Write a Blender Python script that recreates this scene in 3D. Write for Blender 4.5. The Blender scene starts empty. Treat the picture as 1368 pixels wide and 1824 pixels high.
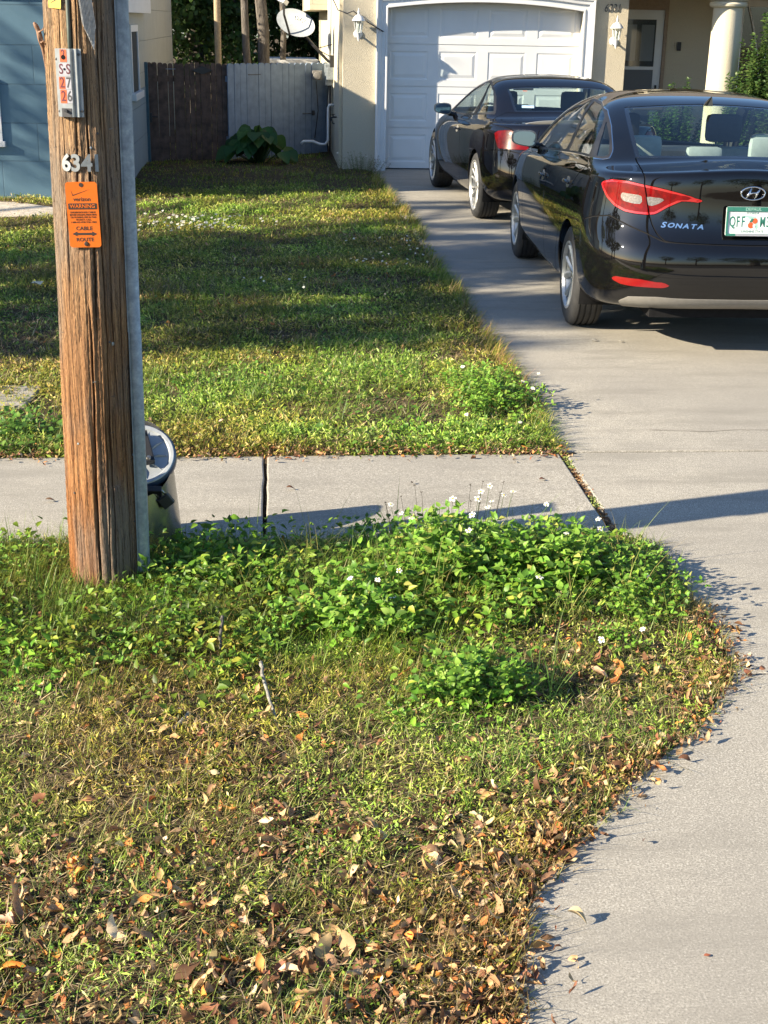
import bpy, bmesh, math, random
import numpy as np
from mathutils import Vector, Matrix, noise as mnoise
random.seed(7)
RNG = np.random.default_rng(11)
SC = bpy.context.scene
COL = SC.collection
PI = math.pi

# ------------------------------------------------------------------ camera
CAM_H = 1.924
_p, _r, _w = .3447, .0186, .0848          # pitch down, roll, yaw to the right
fwd = Vector((math.sin(_w)*math.cos(_p), math.cos(_w)*math.cos(_p), -math.sin(_p)))
rgt = Vector((math.cos(_w), -math.sin(_w), 0)); upv = rgt.cross(fwd)
R_ = math.cos(_r)*rgt + math.sin(_r)*upv; U_ = -math.sin(_r)*rgt + math.cos(_r)*upv
cam = bpy.data.cameras.new('camera'); cam_ob = bpy.data.objects.new('camera', cam); COL.objects.link(cam_ob)
M_ = Matrix((R_, U_, -fwd)).transposed().to_4x4(); M_.translation = Vector((0, 0, CAM_H)); cam_ob.matrix_world = M_
cam.sensor_fit = 'VERTICAL'; cam.sensor_height = 36; cam.lens = 36*2432/1824
cam.clip_start = .05; cam.clip_end = 2000
SC.camera = cam_ob

# ------------------------------------------------------------------ sky and sun
ELEV = math.radians(25.0)
SUN_DIR = Vector((.957*math.cos(ELEV), .290*math.cos(ELEV), -math.sin(ELEV)))   # way the light travels
world = bpy.data.worlds.new('World'); SC.world = world; world.use_nodes = True
nt = world.node_tree
sky = nt.nodes.new('ShaderNodeTexSky'); sky.sky_type = 'NISHITA'; sky.sun_disc = False
sky.sun_elevation = ELEV
sky.sun_rotation = math.atan2(-SUN_DIR.x, -SUN_DIR.y) % (2*PI)
sky.air_density = 1.0; sky.dust_density = .6; sky.ozone_density = 4.0
nt.links.new(sky.outputs[0], nt.nodes['Background'].inputs[0])
nt.nodes['Background'].inputs[1].default_value = .08
sl = bpy.data.lights.new('sun', 'SUN'); sl.energy = 5.0; sl.angle = math.radians(.53); sl.color = (1, .87, .66)
so = bpy.data.objects.new('sun', sl); COL.objects.link(so)
so.rotation_euler = SUN_DIR.to_track_quat('-Z', 'Y').to_euler()
SC.view_settings.view_transform = 'Standard'; SC.view_settings.look = 'None'
SC.view_settings.exposure = 1.62; SC.view_settings.gamma = 1
SC.cycles.max_bounces = 8; SC.cycles.transparent_max_bounces = 16
SC.cycles.use_denoising = True
SC.cycles.caustics_reflective = False; SC.cycles.caustics_refractive = False

# ------------------------------------------------------------------ helpers
def link(o, parent=None):
    COL.objects.link(o)
    if parent is not None: o.parent = parent
    return o

def mobj(name, V, F, mat, parent=None, smooth=False, col=None, fm=None, loc=None, rot=None, normals=None):
    me = bpy.data.meshes.new(name)
    if isinstance(F, np.ndarray):
        V = np.asarray(V, np.float32); n, k = F.shape
        me.vertices.add(len(V)); me.vertices.foreach_set('co', V.ravel())
        me.loops.add(n*k); me.loops.foreach_set('vertex_index', F.astype(np.int32).ravel())
        me.polygons.add(n); me.polygons.foreach_set('loop_start', np.arange(0, n*k, k, dtype=np.int32))
        me.update(calc_edges=True)
    else:
        me.from_pydata([tuple(v) for v in V], [], [tuple(f) for f in F])
    if smooth: me.polygons.foreach_set('use_smooth', [True]*len(me.polygons))
    for m in (mat if isinstance(mat, (list, tuple)) else [mat]): me.materials.append(m)
    if fm is not None: me.polygons.foreach_set('material_index', list(fm))
    if col is not None:
        ca = me.color_attributes.new('Col', 'FLOAT_COLOR', 'POINT')
        c4 = np.ones((len(V), 4), np.float32); c4[:, :3] = col
        ca.data.foreach_set('color', c4.ravel())
    if normals is not None: me.normals_split_custom_set_from_vertices([tuple(x) for x in normals])
    me.update()
    o = bpy.data.objects.new(name, me); link(o, parent)
    if loc is not None: o.location = loc
    if rot is not None: o.rotation_euler = rot
    return o

def tag(o, label, cat, group=None, kind=None):
    o['label'] = label; o['category'] = cat
    if group: o['group'] = group
    if kind: o['kind'] = kind
    return o
def struct(o): o['kind'] = 'structure'; return o
def empty(name, loc=(0, 0, 0), rz=0):
    o = bpy.data.objects.new(name, None); o.empty_display_size = .1; link(o); o.location = loc; o.rotation_euler = (0, 0, rz); return o
def copy_tree(o, parent=None):
    c = o.copy(); COL.objects.link(c)
    if parent is not None: c.parent = parent
    for ch in list(o.children): copy_tree(ch, c)
    return c

class MB:
    """collects simple solids into one mesh"""
    def __init__(s): s.V = []; s.F = []; s.m = []
    def add(s, V, F, mi=0, M=None):
        b = len(s.V)
        for v in V: s.V.append(tuple(M @ Vector(v)) if M is not None else tuple(v))
        for f in F: s.F.append([b+i for i in f]); s.m.append(mi)
        return s
    def box(s, a, b, mi=0, M=None, bev=0.0):
        x0, y0, z0 = a; x1, y1, z1 = b
        if bev <= 0:
            V = [(x0,y0,z0),(x1,y0,z0),(x1,y1,z0),(x0,y1,z0),(x0,y0,z1),(x1,y0,z1),(x1,y1,z1),(x0,y1,z1)]
            return s.add(V, [(0,3,2,1),(4,5,6,7),(0,1,5,4),(1,2,6,5),(2,3,7,6),(3,0,4,7)], mi, M)
        bm = bmesh.new(); bmesh.ops.create_cube(bm, size=1)
        for v in bm.verts: v.co = Vector(((x0+x1)/2+v.co.x*(x1-x0), (y0+y1)/2+v.co.y*(y1-y0), (z0+z1)/2+v.co.z*(z1-z0)))
        bmesh.ops.bevel(bm, geom=list(bm.edges), offset=bev, segments=2, affect='EDGES', profile=.6)
        s.bm(bm, mi, M); return s
    def bm(s, bm, mi=0, M=None):
        bm.verts.index_update(); s.add([v.co.copy() for v in bm.verts], [[v.index for v in f.verts] for f in bm.faces], mi, M); bm.free(); return s
    def tube(s, pts, r, n=8, mi=0, cap=True, M=None):
        pts = [Vector(p) for p in pts]; N = len(pts)
        rr = r if isinstance(r, (list, tuple, np.ndarray)) else [r]*N
        V = []; F = []; prev = None
        for i, p in enumerate(pts):
            t = (pts[min(i+1, N-1)]-pts[max(i-1, 0)]).normalized()
            if prev is None:
                a = t.orthogonal().normalized()
            else:
                a = (prev - t*prev.dot(t)).normalized()
            prev = a; b = t.cross(a)
            for k in range(n):
                an = 2*PI*k/n; V.append(p+(a*math.cos(an)+b*math.sin(an))*rr[i])
        for i in range(N-1):
            for k in range(n):
                F.append((i*n+k, i*n+(k+1) % n, (i+1)*n+(k+1) % n, (i+1)*n+k))
        if cap: F.append(tuple(range(n-1, -1, -1))); F.append(tuple(range((N-1)*n, N*n)))
        return s.add(V, F, mi, M)
    def lathe(s, prof, n=32, mi=0, M=None, close=False):
        V = []; F = []; K = len(prof)
        for k in range(n):
            a = 2*PI*k/n
            for (r, z) in prof: V.append((r*math.cos(a), r*math.sin(a), z))
        for k in range(n):
            k2 = (k+1) % n
            for i in range(K-1 if not close else K):
                j = (i+1) % K
                F.append((k*K+i, k2*K+i, k2*K+j, k*K+j))
        return s.add(V, F, mi, M)
    def prism(s, poly, h0, h1, mi=0, M=None):
        """poly in xy extruded in z"""
        n = len(poly); V = [(p[0], p[1], h0) for p in poly]+[(p[0], p[1], h1) for p in poly]
        F = [tuple(range(n-1, -1, -1)), tuple(range(n, 2*n))]+[(i, (i+1) % n, n+(i+1) % n, n+i) for i in range(n)]
        return s.add(V, F, mi, M)
    def build(s, name, mat, parent=None, smooth=False, loc=None, rot=None):
        o = mobj(name, s.V, s.F, mat, parent, smooth, fm=s.m, loc=loc, rot=rot)
        return o

def smooth_angle(o, deg=35):
    me = o.data
    me.polygons.foreach_set('use_smooth', [True]*len(me.polygons))
    bm = bmesh.new(); bm.from_mesh(me)
    for e in bm.edges:
        e.smooth = len(e.link_faces) != 2 or e.calc_face_angle(0) < math.radians(deg)
    bm.to_mesh(me); bm.free(); return o

# ------------------------------------------------------------------ materials
class NB:
    def __init__(s, name):
        s.m = bpy.data.materials.new(name); s.m.use_nodes = True; s.t = s.m.node_tree; s.N = s.t.nodes; s.L = s.t.links
        s.b = s.N['Principled BSDF']; s.out = s.N['Material Output']
    def n(s, typ, **kw):
        o = s.N.new(typ)
        for k, v in kw.items(): setattr(o, k, v)
        return o
    def set(s, sock, v):
        i = s.b.inputs[sock]
        if hasattr(v, 'links') or isinstance(v, bpy.types.NodeSocket): s.L.new(v, i)
        else: i.default_value = (*v, 1) if isinstance(v, tuple) and len(v) == 3 else v
        return s
    def coord(s, scale=(1, 1, 1), kind='Object', rot=(0, 0, 0)):
        tc = s.n('ShaderNodeTexCoord'); mp = s.n('ShaderNodeMapping'); mp.inputs['Scale'].default_value = scale; mp.inputs['Rotation'].default_value = rot
        s.L.new(tc.outputs[kind], mp.inputs[0]); return mp.outputs[0]
    def noise(s, co, scale, detail=4, rough=.55, dist=0):
        t = s.n('ShaderNodeTexNoise'); t.inputs['Scale'].default_value = scale; t.inputs['Detail'].default_value = detail
        t.inputs['Roughness'].default_value = rough; t.inputs['Distortion'].default_value = dist
        if co is not None: s.L.new(co, t.inputs['Vector'])
        return t.outputs['Fac']
    def vor(s, co, scale, feature='F1', out='Distance'):
        t = s.n('ShaderNodeTexVoronoi', feature=feature); t.inputs['Scale'].default_value = scale
        if co is not None: s.L.new(co, t.inputs['Vector'])
        return t.outputs[out]
    def ramp(s, fac, stops, interp='LINEAR'):
        r = s.n('ShaderNodeValToRGB'); r.color_ramp.interpolation = interp; e = r.color_ramp.elements
        while len(e) < len(stops): e.new(.5)
        for i, (p, c) in enumerate(stops):
            e[i].position = p; e[i].color = (*c, 1) if isinstance(c, tuple) else (c, c, c, 1)
        s.L.new(fac, r.inputs[0]); return r.outputs[0]
    def mix(s, fac, a, b, mode='MIX'):
        m = s.n('ShaderNodeMix', data_type='RGBA', blend_type=mode)
        for sock, v in ((m.inputs[0], fac), (m.inputs[6], a), (m.inputs[7], b)):
            if isinstance(v, bpy.types.NodeSocket): s.L.new(v, sock)
            elif isinstance(v, tuple): sock.default_value = (*v, 1)
            else: sock.default_value = v
        return m.outputs[2]
    def math(s, op, a, b=0.0):
        m = s.n('ShaderNodeMath', operation=op)
        for sock, v in ((m.inputs[0], a), (m.inputs[1], b)):
            if isinstance(v, bpy.types.NodeSocket): s.L.new(v, sock)
            else: sock.default_value = v
        return m.outputs[0]
    def bump(s, h, strength=.5, dist=.01, prev=None):
        b = s.n('ShaderNodeBump'); b.inputs['Strength'].default_value = strength; b.inputs['Distance'].default_value = dist
        s.L.new(h, b.inputs['Height'])
        if prev is not None: s.L.new(prev, b.inputs['Normal'])
        s.L.new(b.outputs[0], s.b.inputs['Normal']); return b.outputs[0]

def plain(name, col, rough=.5, metal=0., coat=0., var=.12, vs=30, bump=0., bs=60, spec=.5):
    """painted / plastic / metal surface with slight procedural unevenness"""
    s = NB(name); co = s.coord()
    n = s.noise(co, vs, 5)
    lo = tuple(c*(1-var) for c in col); hi = tuple(min(1, c*(1+var)) for c in col)
    s.set('Base Color', s.ramp(n, [(.3, lo), (.7, hi)]))
    s.set('Roughness', s.math('ADD', s.math('MULTIPLY', s.noise(co, vs*2.3, 3), .12), rough-.06))
    s.set('Metallic', metal); s.set('Coat Weight', coat); s.set('Coat Roughness', .03); s.set('Specular IOR Level', spec)
    if bump: s.bump(s.noise(co, bs, 4), bump, .004)
    return s.m

def concrete():
    s = NB('concrete'); co = s.coord(kind='Object')
    big = s.noise(co, 1.1, 5, .6); mid = s.noise(co, 9, 5, .65); fine = s.noise(co, 175, 5, .85); med = s.noise(co, 46, 4, .7)
    sp = s.vor(co, 330); sp2 = s.vor(co, 95, out='Color')
    base = s.ramp(mid, [(.25, (.31, .29, .25)), (.55, (.40, .370, .312)), (.8, (.445, .413, .350))])
    base = s.mix(s.ramp(big, [(.35, 0.), (.68, 1.)]), base, (.31, .29, .25))
    base = s.mix(s.ramp(fine, [(.39, .95), (.49, 0.)]), base, (.09, .084, .074))
    base = s.mix(s.ramp(fine, [(.53, 0.), (.63, .9)]), base, (.74, .71, .64))
    base = s.mix(s.ramp(med, [(.42, .35), (.55, 0.)]), base, (.20, .185, .16))
    base = s.mix(s.ramp(sp, [(.0, .55), (.22, 0.)]), base, (.16, .15, .14))
    st = s.noise(s.coord((.5, 2.2, 1)), 2.1, 6, .7)
    base = s.mix(s.ramp(st, [(.48, 0.), (.70, .75)]), base, (.20, .186, .158))
    cr = s.vor(s.coord((1, 1, 1)), .55, 'DISTANCE_TO_EDGE')
    pch = s.noise(s.coord((1, 1, 1)), .45, 3); base = s.mix(s.ramp(pch, [(.42, 0.), (.6, .6)]), base, (.24, .225, .20)); s.set('Base Color', base); s.set('Roughness', .88); s.set('Specular IOR Level', .25)
    h = fine; b = s.bump(h, .05, .001); s.bump(s.noise(co, 420, 2), .12, .0008, b)
    return s.m
def soil():
    s = NB('soil'); co = s.coord(); n = s.noise(co, 14, 8, .7); f = s.noise(co, 120, 4, .7)
    c = s.ramp(n, [(.3, (.030, .022, .014)), (.5, (.075, .055, .033)), (.7, (.14, .105, .065))])
    c = s.mix(s.ramp(f, [(.5, 0.), (.68, .7)]), c, (.24, .19, .12))
    s.set('Base Color', c); s.set('Roughness', .95); s.set('Specular IOR Level', .1); s.bump(s.math('ADD', n, f), .9, .02); return s.m
def foliage(name='foliage', trans=.45, rough=.45):
    s = NB(name); a = s.n('ShaderNodeVertexColor'); a.layer_name = 'Col'
    co = s.coord(); n = s.noise(co, 55, 3)
    c = s.mix(s.ramp(n, [(.4, .0), (.75, .25)]), a.outputs[0], (.03, .04, .01), 'MIX')
    s.set('Base Color', c); s.set('Roughness', rough); s.set('Specular IOR Level', .35)
    tr = s.n('ShaderNodeBsdfTranslucent'); g = s.n('ShaderNodeGamma'); g.inputs[1].default_value = .85
    s.L.new(c, g.inputs[0]); s.L.new(g.outputs[0], tr.inputs[0])
    mx = s.n('ShaderNodeMixShader'); mx.inputs[0].default_value = trans
    s.L.new(s.b.outputs[0], mx.inputs[1]); s.L.new(tr.outputs[0], mx.inputs[2]); s.L.new(mx.outputs[0], s.out.inputs[0]); return s.m
def stucco(name, col, strength=1., scale=85):
    s = NB(name); co = s.coord()
    n = s.noise(co, scale, 4, .6, .6); big = s.noise(co, 1.7, 4)
    lo = tuple(c*.9 for c in col); c = s.ramp(n, [(.35, lo), (.65, col)])
    c = s.mix(s.ramp(big, [(.4, 0.), (.75, .25)]), c, tuple(x*.8 for x in col))
    s.set('Base Color', c); s.set('Roughness', .9); s.set('Specular IOR Level', .2)
    s.bump(s.ramp(n, [(.38, 0.), (.6, 1.)]), strength, .007); return s.m
def wood_pole():
    s = NB('weathered_wood'); co = s.coord((1, 1, .035)); co2 = s.coord((1, 1, .012)); co3 = s.coord((1, 1, .3))
    a = s.noise(co, 105, 9, .78, .6); b = s.noise(co2, 260, 6, .75); k = s.noise(co3, 5, 4); fz = s.noise(s.coord((1, 1, .12)), 120, 6, .75)
    c = s.ramp(a, [(.39, (.016, .008, .005)), (.46, (.19, .075, .028)), (.54, (.46, .23, .095)), (.68, (.66, .43, .22))])
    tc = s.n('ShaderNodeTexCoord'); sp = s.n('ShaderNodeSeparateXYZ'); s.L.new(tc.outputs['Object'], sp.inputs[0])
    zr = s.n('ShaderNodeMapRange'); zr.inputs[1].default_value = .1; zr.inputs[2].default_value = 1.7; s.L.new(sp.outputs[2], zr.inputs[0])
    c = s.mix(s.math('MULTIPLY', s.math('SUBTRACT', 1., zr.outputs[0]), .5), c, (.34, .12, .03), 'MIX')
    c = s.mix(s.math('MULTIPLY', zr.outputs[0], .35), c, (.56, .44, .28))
    c = s.mix(s.ramp(k, [(.44, 0.), (.60, .8)]), c, (.24, .205, .17))
    c = s.mix(s.ramp(b, [(.40, .95), (.47, 0.)]), c, (.035, .018, .012))
    c = s.mix(s.ramp(fz, [(.33, .6), (.45, 0.)]), c, (.12, .06, .03))
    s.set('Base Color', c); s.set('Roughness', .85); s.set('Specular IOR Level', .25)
    b1 = s.bump(a, 1., .014); s.bump(s.math('ADD', b, fz), .8, .005, b1); return s.m
def galv():
    s = NB('galvanised_steel'); co = s.coord(); n = s.noise(co, 45, 5, .65); v = s.vor(co, 85, out='Color'); n2 = s.noise(s.coord((1, 1, .15)), 14, 4)
    c = s.ramp(n, [(.35, (.20, .23, .26)), (.6, (.30, .34, .37)), (.78, (.42, .45, .47))])
    c = s.mix(s.ramp(n2, [(.5, 0.), (.8, .5)]), c, (.17, .18, .18))
    s.set('Base Color', c); s.set('Metallic', .35); s.set('Roughness', s.ramp(v, [(0., .42), (1., .62)])); s.bump(n, .12, .004); return s.m
def tinted(name, tint, rough=.02, refl=1.0):
    s = NB(name); s.N.remove(s.b)
    t = s.n('ShaderNodeBsdfTransparent'); t.inputs[0].default_value = (*tint, 1)
    g = s.n('ShaderNodeBsdfGlossy'); g.inputs['Roughness'].default_value = rough
    co = s.coord(); n = s.noise(co, 6, 3)
    f = s.n('ShaderNodeFresnel'); gb = s.n('ShaderNodeNewGeometry'); s.L.new(s.math('ADD', s.math('MULTIPLY', gb.outputs['Backfacing'], 1/1.62-1.62), 1.62), f.inputs[0])
    m = s.n('ShaderNodeMixShader'); k = s.math('MULTIPLY', s.math('ADD', f.outputs[0], s.math('MULTIPLY', n, .02)), refl)
    s.L.new(k, m.inputs[0]); s.L.new(t.outputs[0], m.inputs[1]); s.L.new(g.outputs[0], m.inputs[2]); s.L.new(m.outputs[0], s.out.inputs[0]); return s.m
def carpaint(name, col, flake=.0):
    s = NB(name); co = s.coord(); d = s.noise(co, 2.2, 4); dust = s.noise(co, 240, 3, .7)
    lw = s.n('ShaderNodeNewGeometry')
    c = s.mix(s.ramp(d, [(.35, .0), (.8, .5)]), col, tuple(x*1.3+.001 for x in col))
    c = s.mix(s.ramp(dust, [(.62, 0.), (.8, .08)]), c, (.05, .045, .04))
    c = s.mix(lw.outputs['Backfacing'], c, (.22, .215, .20))
    s.set('Base Color', c); s.set('Metallic', flake); s.set('Specular IOR Level', .0); s.set('Roughness', .4); s.set('Coat Weight', 1.); s.set('Coat Roughness', .02); s.set('Coat IOR', 1.62)
    nb = s.n('ShaderNodeBump'); nb.inputs['Strength'].default_value = .05; nb.inputs['Distance'].default_value = .003
    s.L.new(s.noise(co, 7, 2), nb.inputs['Height']); s.L.new(nb.outputs[0], s.b.inputs['Coat Normal']); return s.m
def lampred():
    s = NB('red_lens'); co = s.coord((1, 1, 1)); v = s.vor(co, 38, out='Color'); w = s.noise(co, 18, 3)
    c = s.mix(s.ramp(v, [(.2, 0.), (.9, .35)]), (.11, .0008, .0015), (.30, .002, .003))
    c = s.mix(s.ramp(w, [(.4, 0.), (.7, .6)]), c, (.05, .0005, .001))
    s.set('Base Color', c); s.set('Roughness', .25); s.set('Coat Weight', .3); s.set('Coat Roughness', .02); s.set('Specular IOR Level', .1)
    return s.m

M = {}
M['concrete'] = concrete(); M['soil'] = soil(); M['foliage'] = foliage(); M['litter'] = foliage('dry_leaf', .12, .7); M['straw'] = foliage('straw', .2, .7)
M['wood'] = wood_pole(); M['galv'] = galv()
M['stucco'] = stucco('cream_stucco', (.56, .50, .385), .55); M['stucco_smooth'] = stucco('cream_wall', (.58, .53, .41), .2, 60)
M['blue'] = stucco('blue_block_paint', (.115, .23, .30), .25, 90); M['cream_block'] = stucco('pale_block_paint', (.46, .44, .38), .2, 80)
M['white'] = plain('white_paint', (.70, .71, .72), .38, var=.04, vs=3); M['white_wall'] = plain('white_trim_paint', (.66, .67, .68), .4, var=.05, vs=4, bump=.1)
M['brownfence'] = plain('brown_fence_paint', (.095, .062, .048), .85, var=.5, vs=9, bump=.4)
M['greyfence'] = plain('grey_fence_paint', (.18, .24, .33), .8, var=.18, vs=9, bump=.3)
M['black'] = plain('black_plastic', (.018, .018, .02), .45, var=.2); M['matt'] = plain('dark_matt', (.012, .012, .013), .9, var=.2, spec=.1)
M['rubber'] = plain('tyre_rubber', (.022, .022, .023), .72, var=.25, bump=.2, bs=150)
M['alloy'] = plain('alloy_wheel', (.42, .42, .41), .38, .6, .3, var=.06); M['chrome'] = plain('chrome', (.75, .75, .76), .08, 1., var=.02)
M['orange'] = plain('orange_plastic', (.60, .125, .006), .42, coat=.2, var=.05); M['ink'] = plain('black_ink', (.03, .02, .015), .6)
M['aluminium'] = plain('aluminium', (.30, .32, .33), .45, .5, var=.12, vs=60); M['steel'] = plain('brushed_steel', (.34, .335, .31), .25, .9, var=.1, vs=5)
M['lamp'] = lampred(); M['reddec'] = plain('red_reflector', (.20, .002, .004), .3, coat=1., var=.1, vs=80)
M['clearlens'] = plain('clear_lens', (.17, .155, .15), .18, .3, 1., var=.25, vs=90, bump=.5, bs=90)
M['seat'] = plain('beige_upholstery', (.36, .36, .34), .8, var=.08); M['darkseat'] = plain('dark_trim', (.06, .06, .063), .7)
M['carglass'] = tinted('car_glass', (.78, .86, .82)); M['rearglass'] = tinted('rear_glass', (.80, .93, .93)); M['glass'] = tinted('window_glass', (.8, .85, .85)); M['screen'] = tinted('screen_glass', (.55, .58, .6), .05, .8)
M['paint'] = carpaint('black_car_paint', (.003, .003, .0035)); M['paint2'] = carpaint('dark_plum_car_paint', (.004, .0035, .0045))
M['grey_plastic'] = plain('grey_plastic', (.19, .18, .165), .5, var=.08); M['bark'] = None
def bark():
    s = NB('bark'); co = s.coord((1, 1, .25)); n = s.noise(co, 18, 7, .7, .3)
    s.set('Base Color', s.ramp(n, [(.35, (.05, .042, .035)), (.6, (.16, .14, .12)), (.8, (.30, .28, .25))])); s.set('Roughness', .95); s.bump(n, 1., .03); return s.m
M['bark'] = bark()
M['asphalt'] = plain('asphalt', (.055, .053, .05), .9, var=.3, vs=90, bump=.6, bs=120)
M['yellow'] = plain('yellow_tag', (.60, .40, .04), .5, var=.08); M['number'] = plain('dark_numeral', (.05, .05, .055), .5)
M['orangestick'] = plain('orange_sticker', (.55, .10, .03), .5, var=.1, vs=60); M['silverstick'] = plain('silver_sticker', (.36, .36, .40), .4, .2, var=.1, vs=60)
M['maroon'] = plain('maroon_ink', (.10, .02, .03), .5); M['green'] = plain('green_plate_paint', (.03, .16, .12), .45); M['platewhite'] = plain('plate_white', (.72, .74, .74), .4, var=.06)
M['palegreen'] = plain('pale_green', (.32, .52, .46), .5)
M['petal'] = plain('white_petal', (.68, .68, .62), .6, var=.05); M['flowereye'] = plain('yellow_flower_eye', (.70, .42, .03), .7, var=.2)
# ================================================================== SETTING
FLARE = [(1.0, -2.2), (1.35, -.55), (1.8, .22), (2.24, .49), (2.5, .53), (2.68, .60), (2.89, .75), (3.17, .95), (3.47, 1.24), (3.83, 1.46), (4.23, 1.49), (4.9, 1.50), (5.03, 1.37), (6.16, 1.37), (19.2, 1.37)]
_fy = np.array([a for a, b in FLARE]); _fx = np.array([b for a, b in FLARE])
def edge_x(y): return np.interp(y, _fy, _fx)
SW0, SW1 = 5.03, 6.13
def in_verge(x, y, m=0.): return (y < SW0-m) & (y > 1.3) & (x < edge_x(y)-m)
def in_lawn(x, y, m=0.): return (y > SW1+m) & (x < 1.37-m) & ~((y > 15.7) & (x < -1.74)) & ~((y > 19.15) & (x > .85))
def nz(x, y, s, o=0.):
    """cheap smooth value noise on arrays, 0..1"""
    x = np.asarray(x)*s+o*17.3; y = np.asarray(y)*s+o*9.1
    xi = np.floor(x); yi = np.floor(y); fx = x-xi; fy = y-yi; fx = fx*fx*(3-2*fx); fy = fy*fy*(3-2*fy)
    h = lambda a, b: np.modf(np.abs(np.sin(a*127.1+b*311.7)*43758.5453))[0]
    return (h(xi, yi)*(1-fx)+h(xi+1, yi)*fx)*(1-fy)+(h(xi, yi+1)*(1-fx)+h(xi+1, yi+1)*fx)*fy
def gh(x, y):
    """soil height"""
    x = np.asarray(x, float); y = np.asarray(y, float)
    soil = -.020+.030*nz(x, y, 2.3)+.016*nz(x, y, 7., 1)+.008*nz(x, y, 21., 2)
    mound = .045*np.exp(-(((x-.75)/.6)**2+((y-4.45)/.5)**2))+.03*np.exp(-(((x+.9)/.9)**2+((y-4.0)/.7)**2))
    soil = soil+mound*(y < SW0)
    e = np.minimum(np.minimum(edge_x(y)-x, np.where(y < 5.6, SW0-y, y-SW1)), 9.); soil = np.where(e < .07, np.minimum(soil, -.006), soil)
    slab = ((x > edge_x(y)+.09) & (x < 5.0) & (y < 19.3)) | ((y > SW0+.09) & (y < SW1-.09))
    return np.where(slab, -.07, np.where(y < 1.30, -.07, soil))

def grid_lines(segs):
    out = []
    for a, b, st in segs: out.append(np.arange(a, b, st))
    return np.concatenate(out+[[segs[-1][1]]])
gx_ = grid_lines([(-140, -20, 12), (-20, -3, 1), (-3, 1.8, .04), (1.8, 6, .6), (6, 20, 2), (20, 140, 12)])
gy_ = grid_lines([(-120, -12, 12), (-12, 1, 1), (1, 8, .04), (8, 20, .25), (20, 40, 2), (40, 160, 12)])
GX, GY = np.meshgrid(gx_, gy_); GZ = gh(GX, GY)
nx_, ny_ = len(gx_), len(gy_)
ii = (np.arange(ny_-1)[:, None]*nx_+np.arange(nx_-1)[None]).ravel()
struct(mobj('ground', np.stack([GX.ravel(), GY.ravel(), GZ.ravel()], 1), np.stack([ii, ii+1, ii+nx_+1, ii+nx_], 1), M['soil'], smooth=True))

def slab_mesh(mb, poly, top=0., th=.09, bev=.007):
    bm = bmesh.new(); vs = [bm.verts.new((p[0], p[1], top)) for p in poly]; f = bm.faces.new(vs)
    if f.normal.z < 0: f.normal_flip()
    bm.normal_update()
    r = bmesh.ops.extrude_face_region(bm, geom=[f])
    for v in r['geom']:
        if isinstance(v, bmesh.types.BMVert): v.co.z -= 0
    low = [v for v in r['geom'] if isinstance(v, bmesh.types.BMVert)]
    for v in low: v.co.z = top
    for v in vs: v.co.z = top-th
    bm.normal_update(); bm.faces.ensure_lookup_table()
    te = [e for e in bm.edges if all(abs(v.co.z-top) < 1e-6 for v in e.verts)]
    if bev: bmesh.ops.bevel(bm, geom=te, offset=bev, segments=2, affect='EDGES', profile=.5)
    bmesh.ops.recalc_face_normals(bm, faces=bm.faces[:])
    mb.bm(bm)
def wob(a, b, n, amp, seed):
    r = random.Random(seed); a = Vector(a); b = Vector(b); d = (b-a); nrm = Vector((-d.y, d.x)).normalized(); return [tuple(a+d*(i/n)+nrm*(r.uniform(-amp, amp) if 0 < i < n else 0)) for i in range(n)]
sw = MB(); xj = [-16.6, -15.1, -13.6, -12.1, -10.6, -9.1, -7.6, -6.1, -4.58, -3.07, -1.55, -.04, 1.37]
for a, b in zip(xj[:-1], xj[1:]):
    g = .008; poly = wob((a+g, SW0), (b-g, SW0), 14, .006, int(a*10)+3)+wob((b-g, SW0), (b-g, SW1), 10, .003, 5)+wob((b-g, SW1), (a+g, SW1), 14, .008, 6)+wob((a+g, SW1), (a+g, SW0), 10, .003, 7)
    if b == 1.37: poly = [(min(p[0], 1.37-.018), p[1]) for p in poly]
    slab_mesh(sw, poly, top=random.Random(int(a*7)).uniform(-.003, .003))
for a in (5.15, 6.65, 8.15, 9.65): slab_mesh(sw, [(a+.008, SW0), (a+1.49, SW0), (a+1.49, SW1), (a+.008, SW1)])
struct(sw.build('sidewalk', M['concrete']))
dw = MB(); DR = 5.12
# apron towards the street, then slabs up to the garage
fl = [(float(edge_x(y)), float(y)) for y in np.concatenate([np.arange(1.36, 3.79, .06), [3.79]])]
slab_mesh(dw, fl+[(DR, 3.79), (DR, 3.4), (5.4, 2.9), (5.9, 2.4), (6.2, 1.9), (7.4, 1.36)])
fl = [(float(edge_x(y)), float(y)) for y in np.arange(3.80, 4.95, .06)]
slab_mesh(dw, fl+[(1.46, 4.99), (1.385, 5.06), (1.385, 5.6), (1.385, 6.10), (1.45, 6.150), (DR, 6.150), (DR, 3.80)])
yj = [6.174, 9.62, 12.86, 16.05, 19.40]
for a, b in zip(yj[:-1], yj[1:]):
    poly = [(DR, a), (DR, b-.01), (1.37, b-.01)]+wob((1.37, b-.01), (1.37, a), 30, .012, int(a*9))+[(1.37, a)]
    if b > 19: poly = [(DR, a), (DR, 19.18), (4.2, 19.18), (4.2, 19.42), (1.56, 19.42), (1.56, 19.18)]+wob((1.37, 19.18), (1.37, a), 30, .012, 99)+[(1.37, a)]
    slab_mesh(dw, poly)
struct(dw.build('driveway', M['concrete']))
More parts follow.
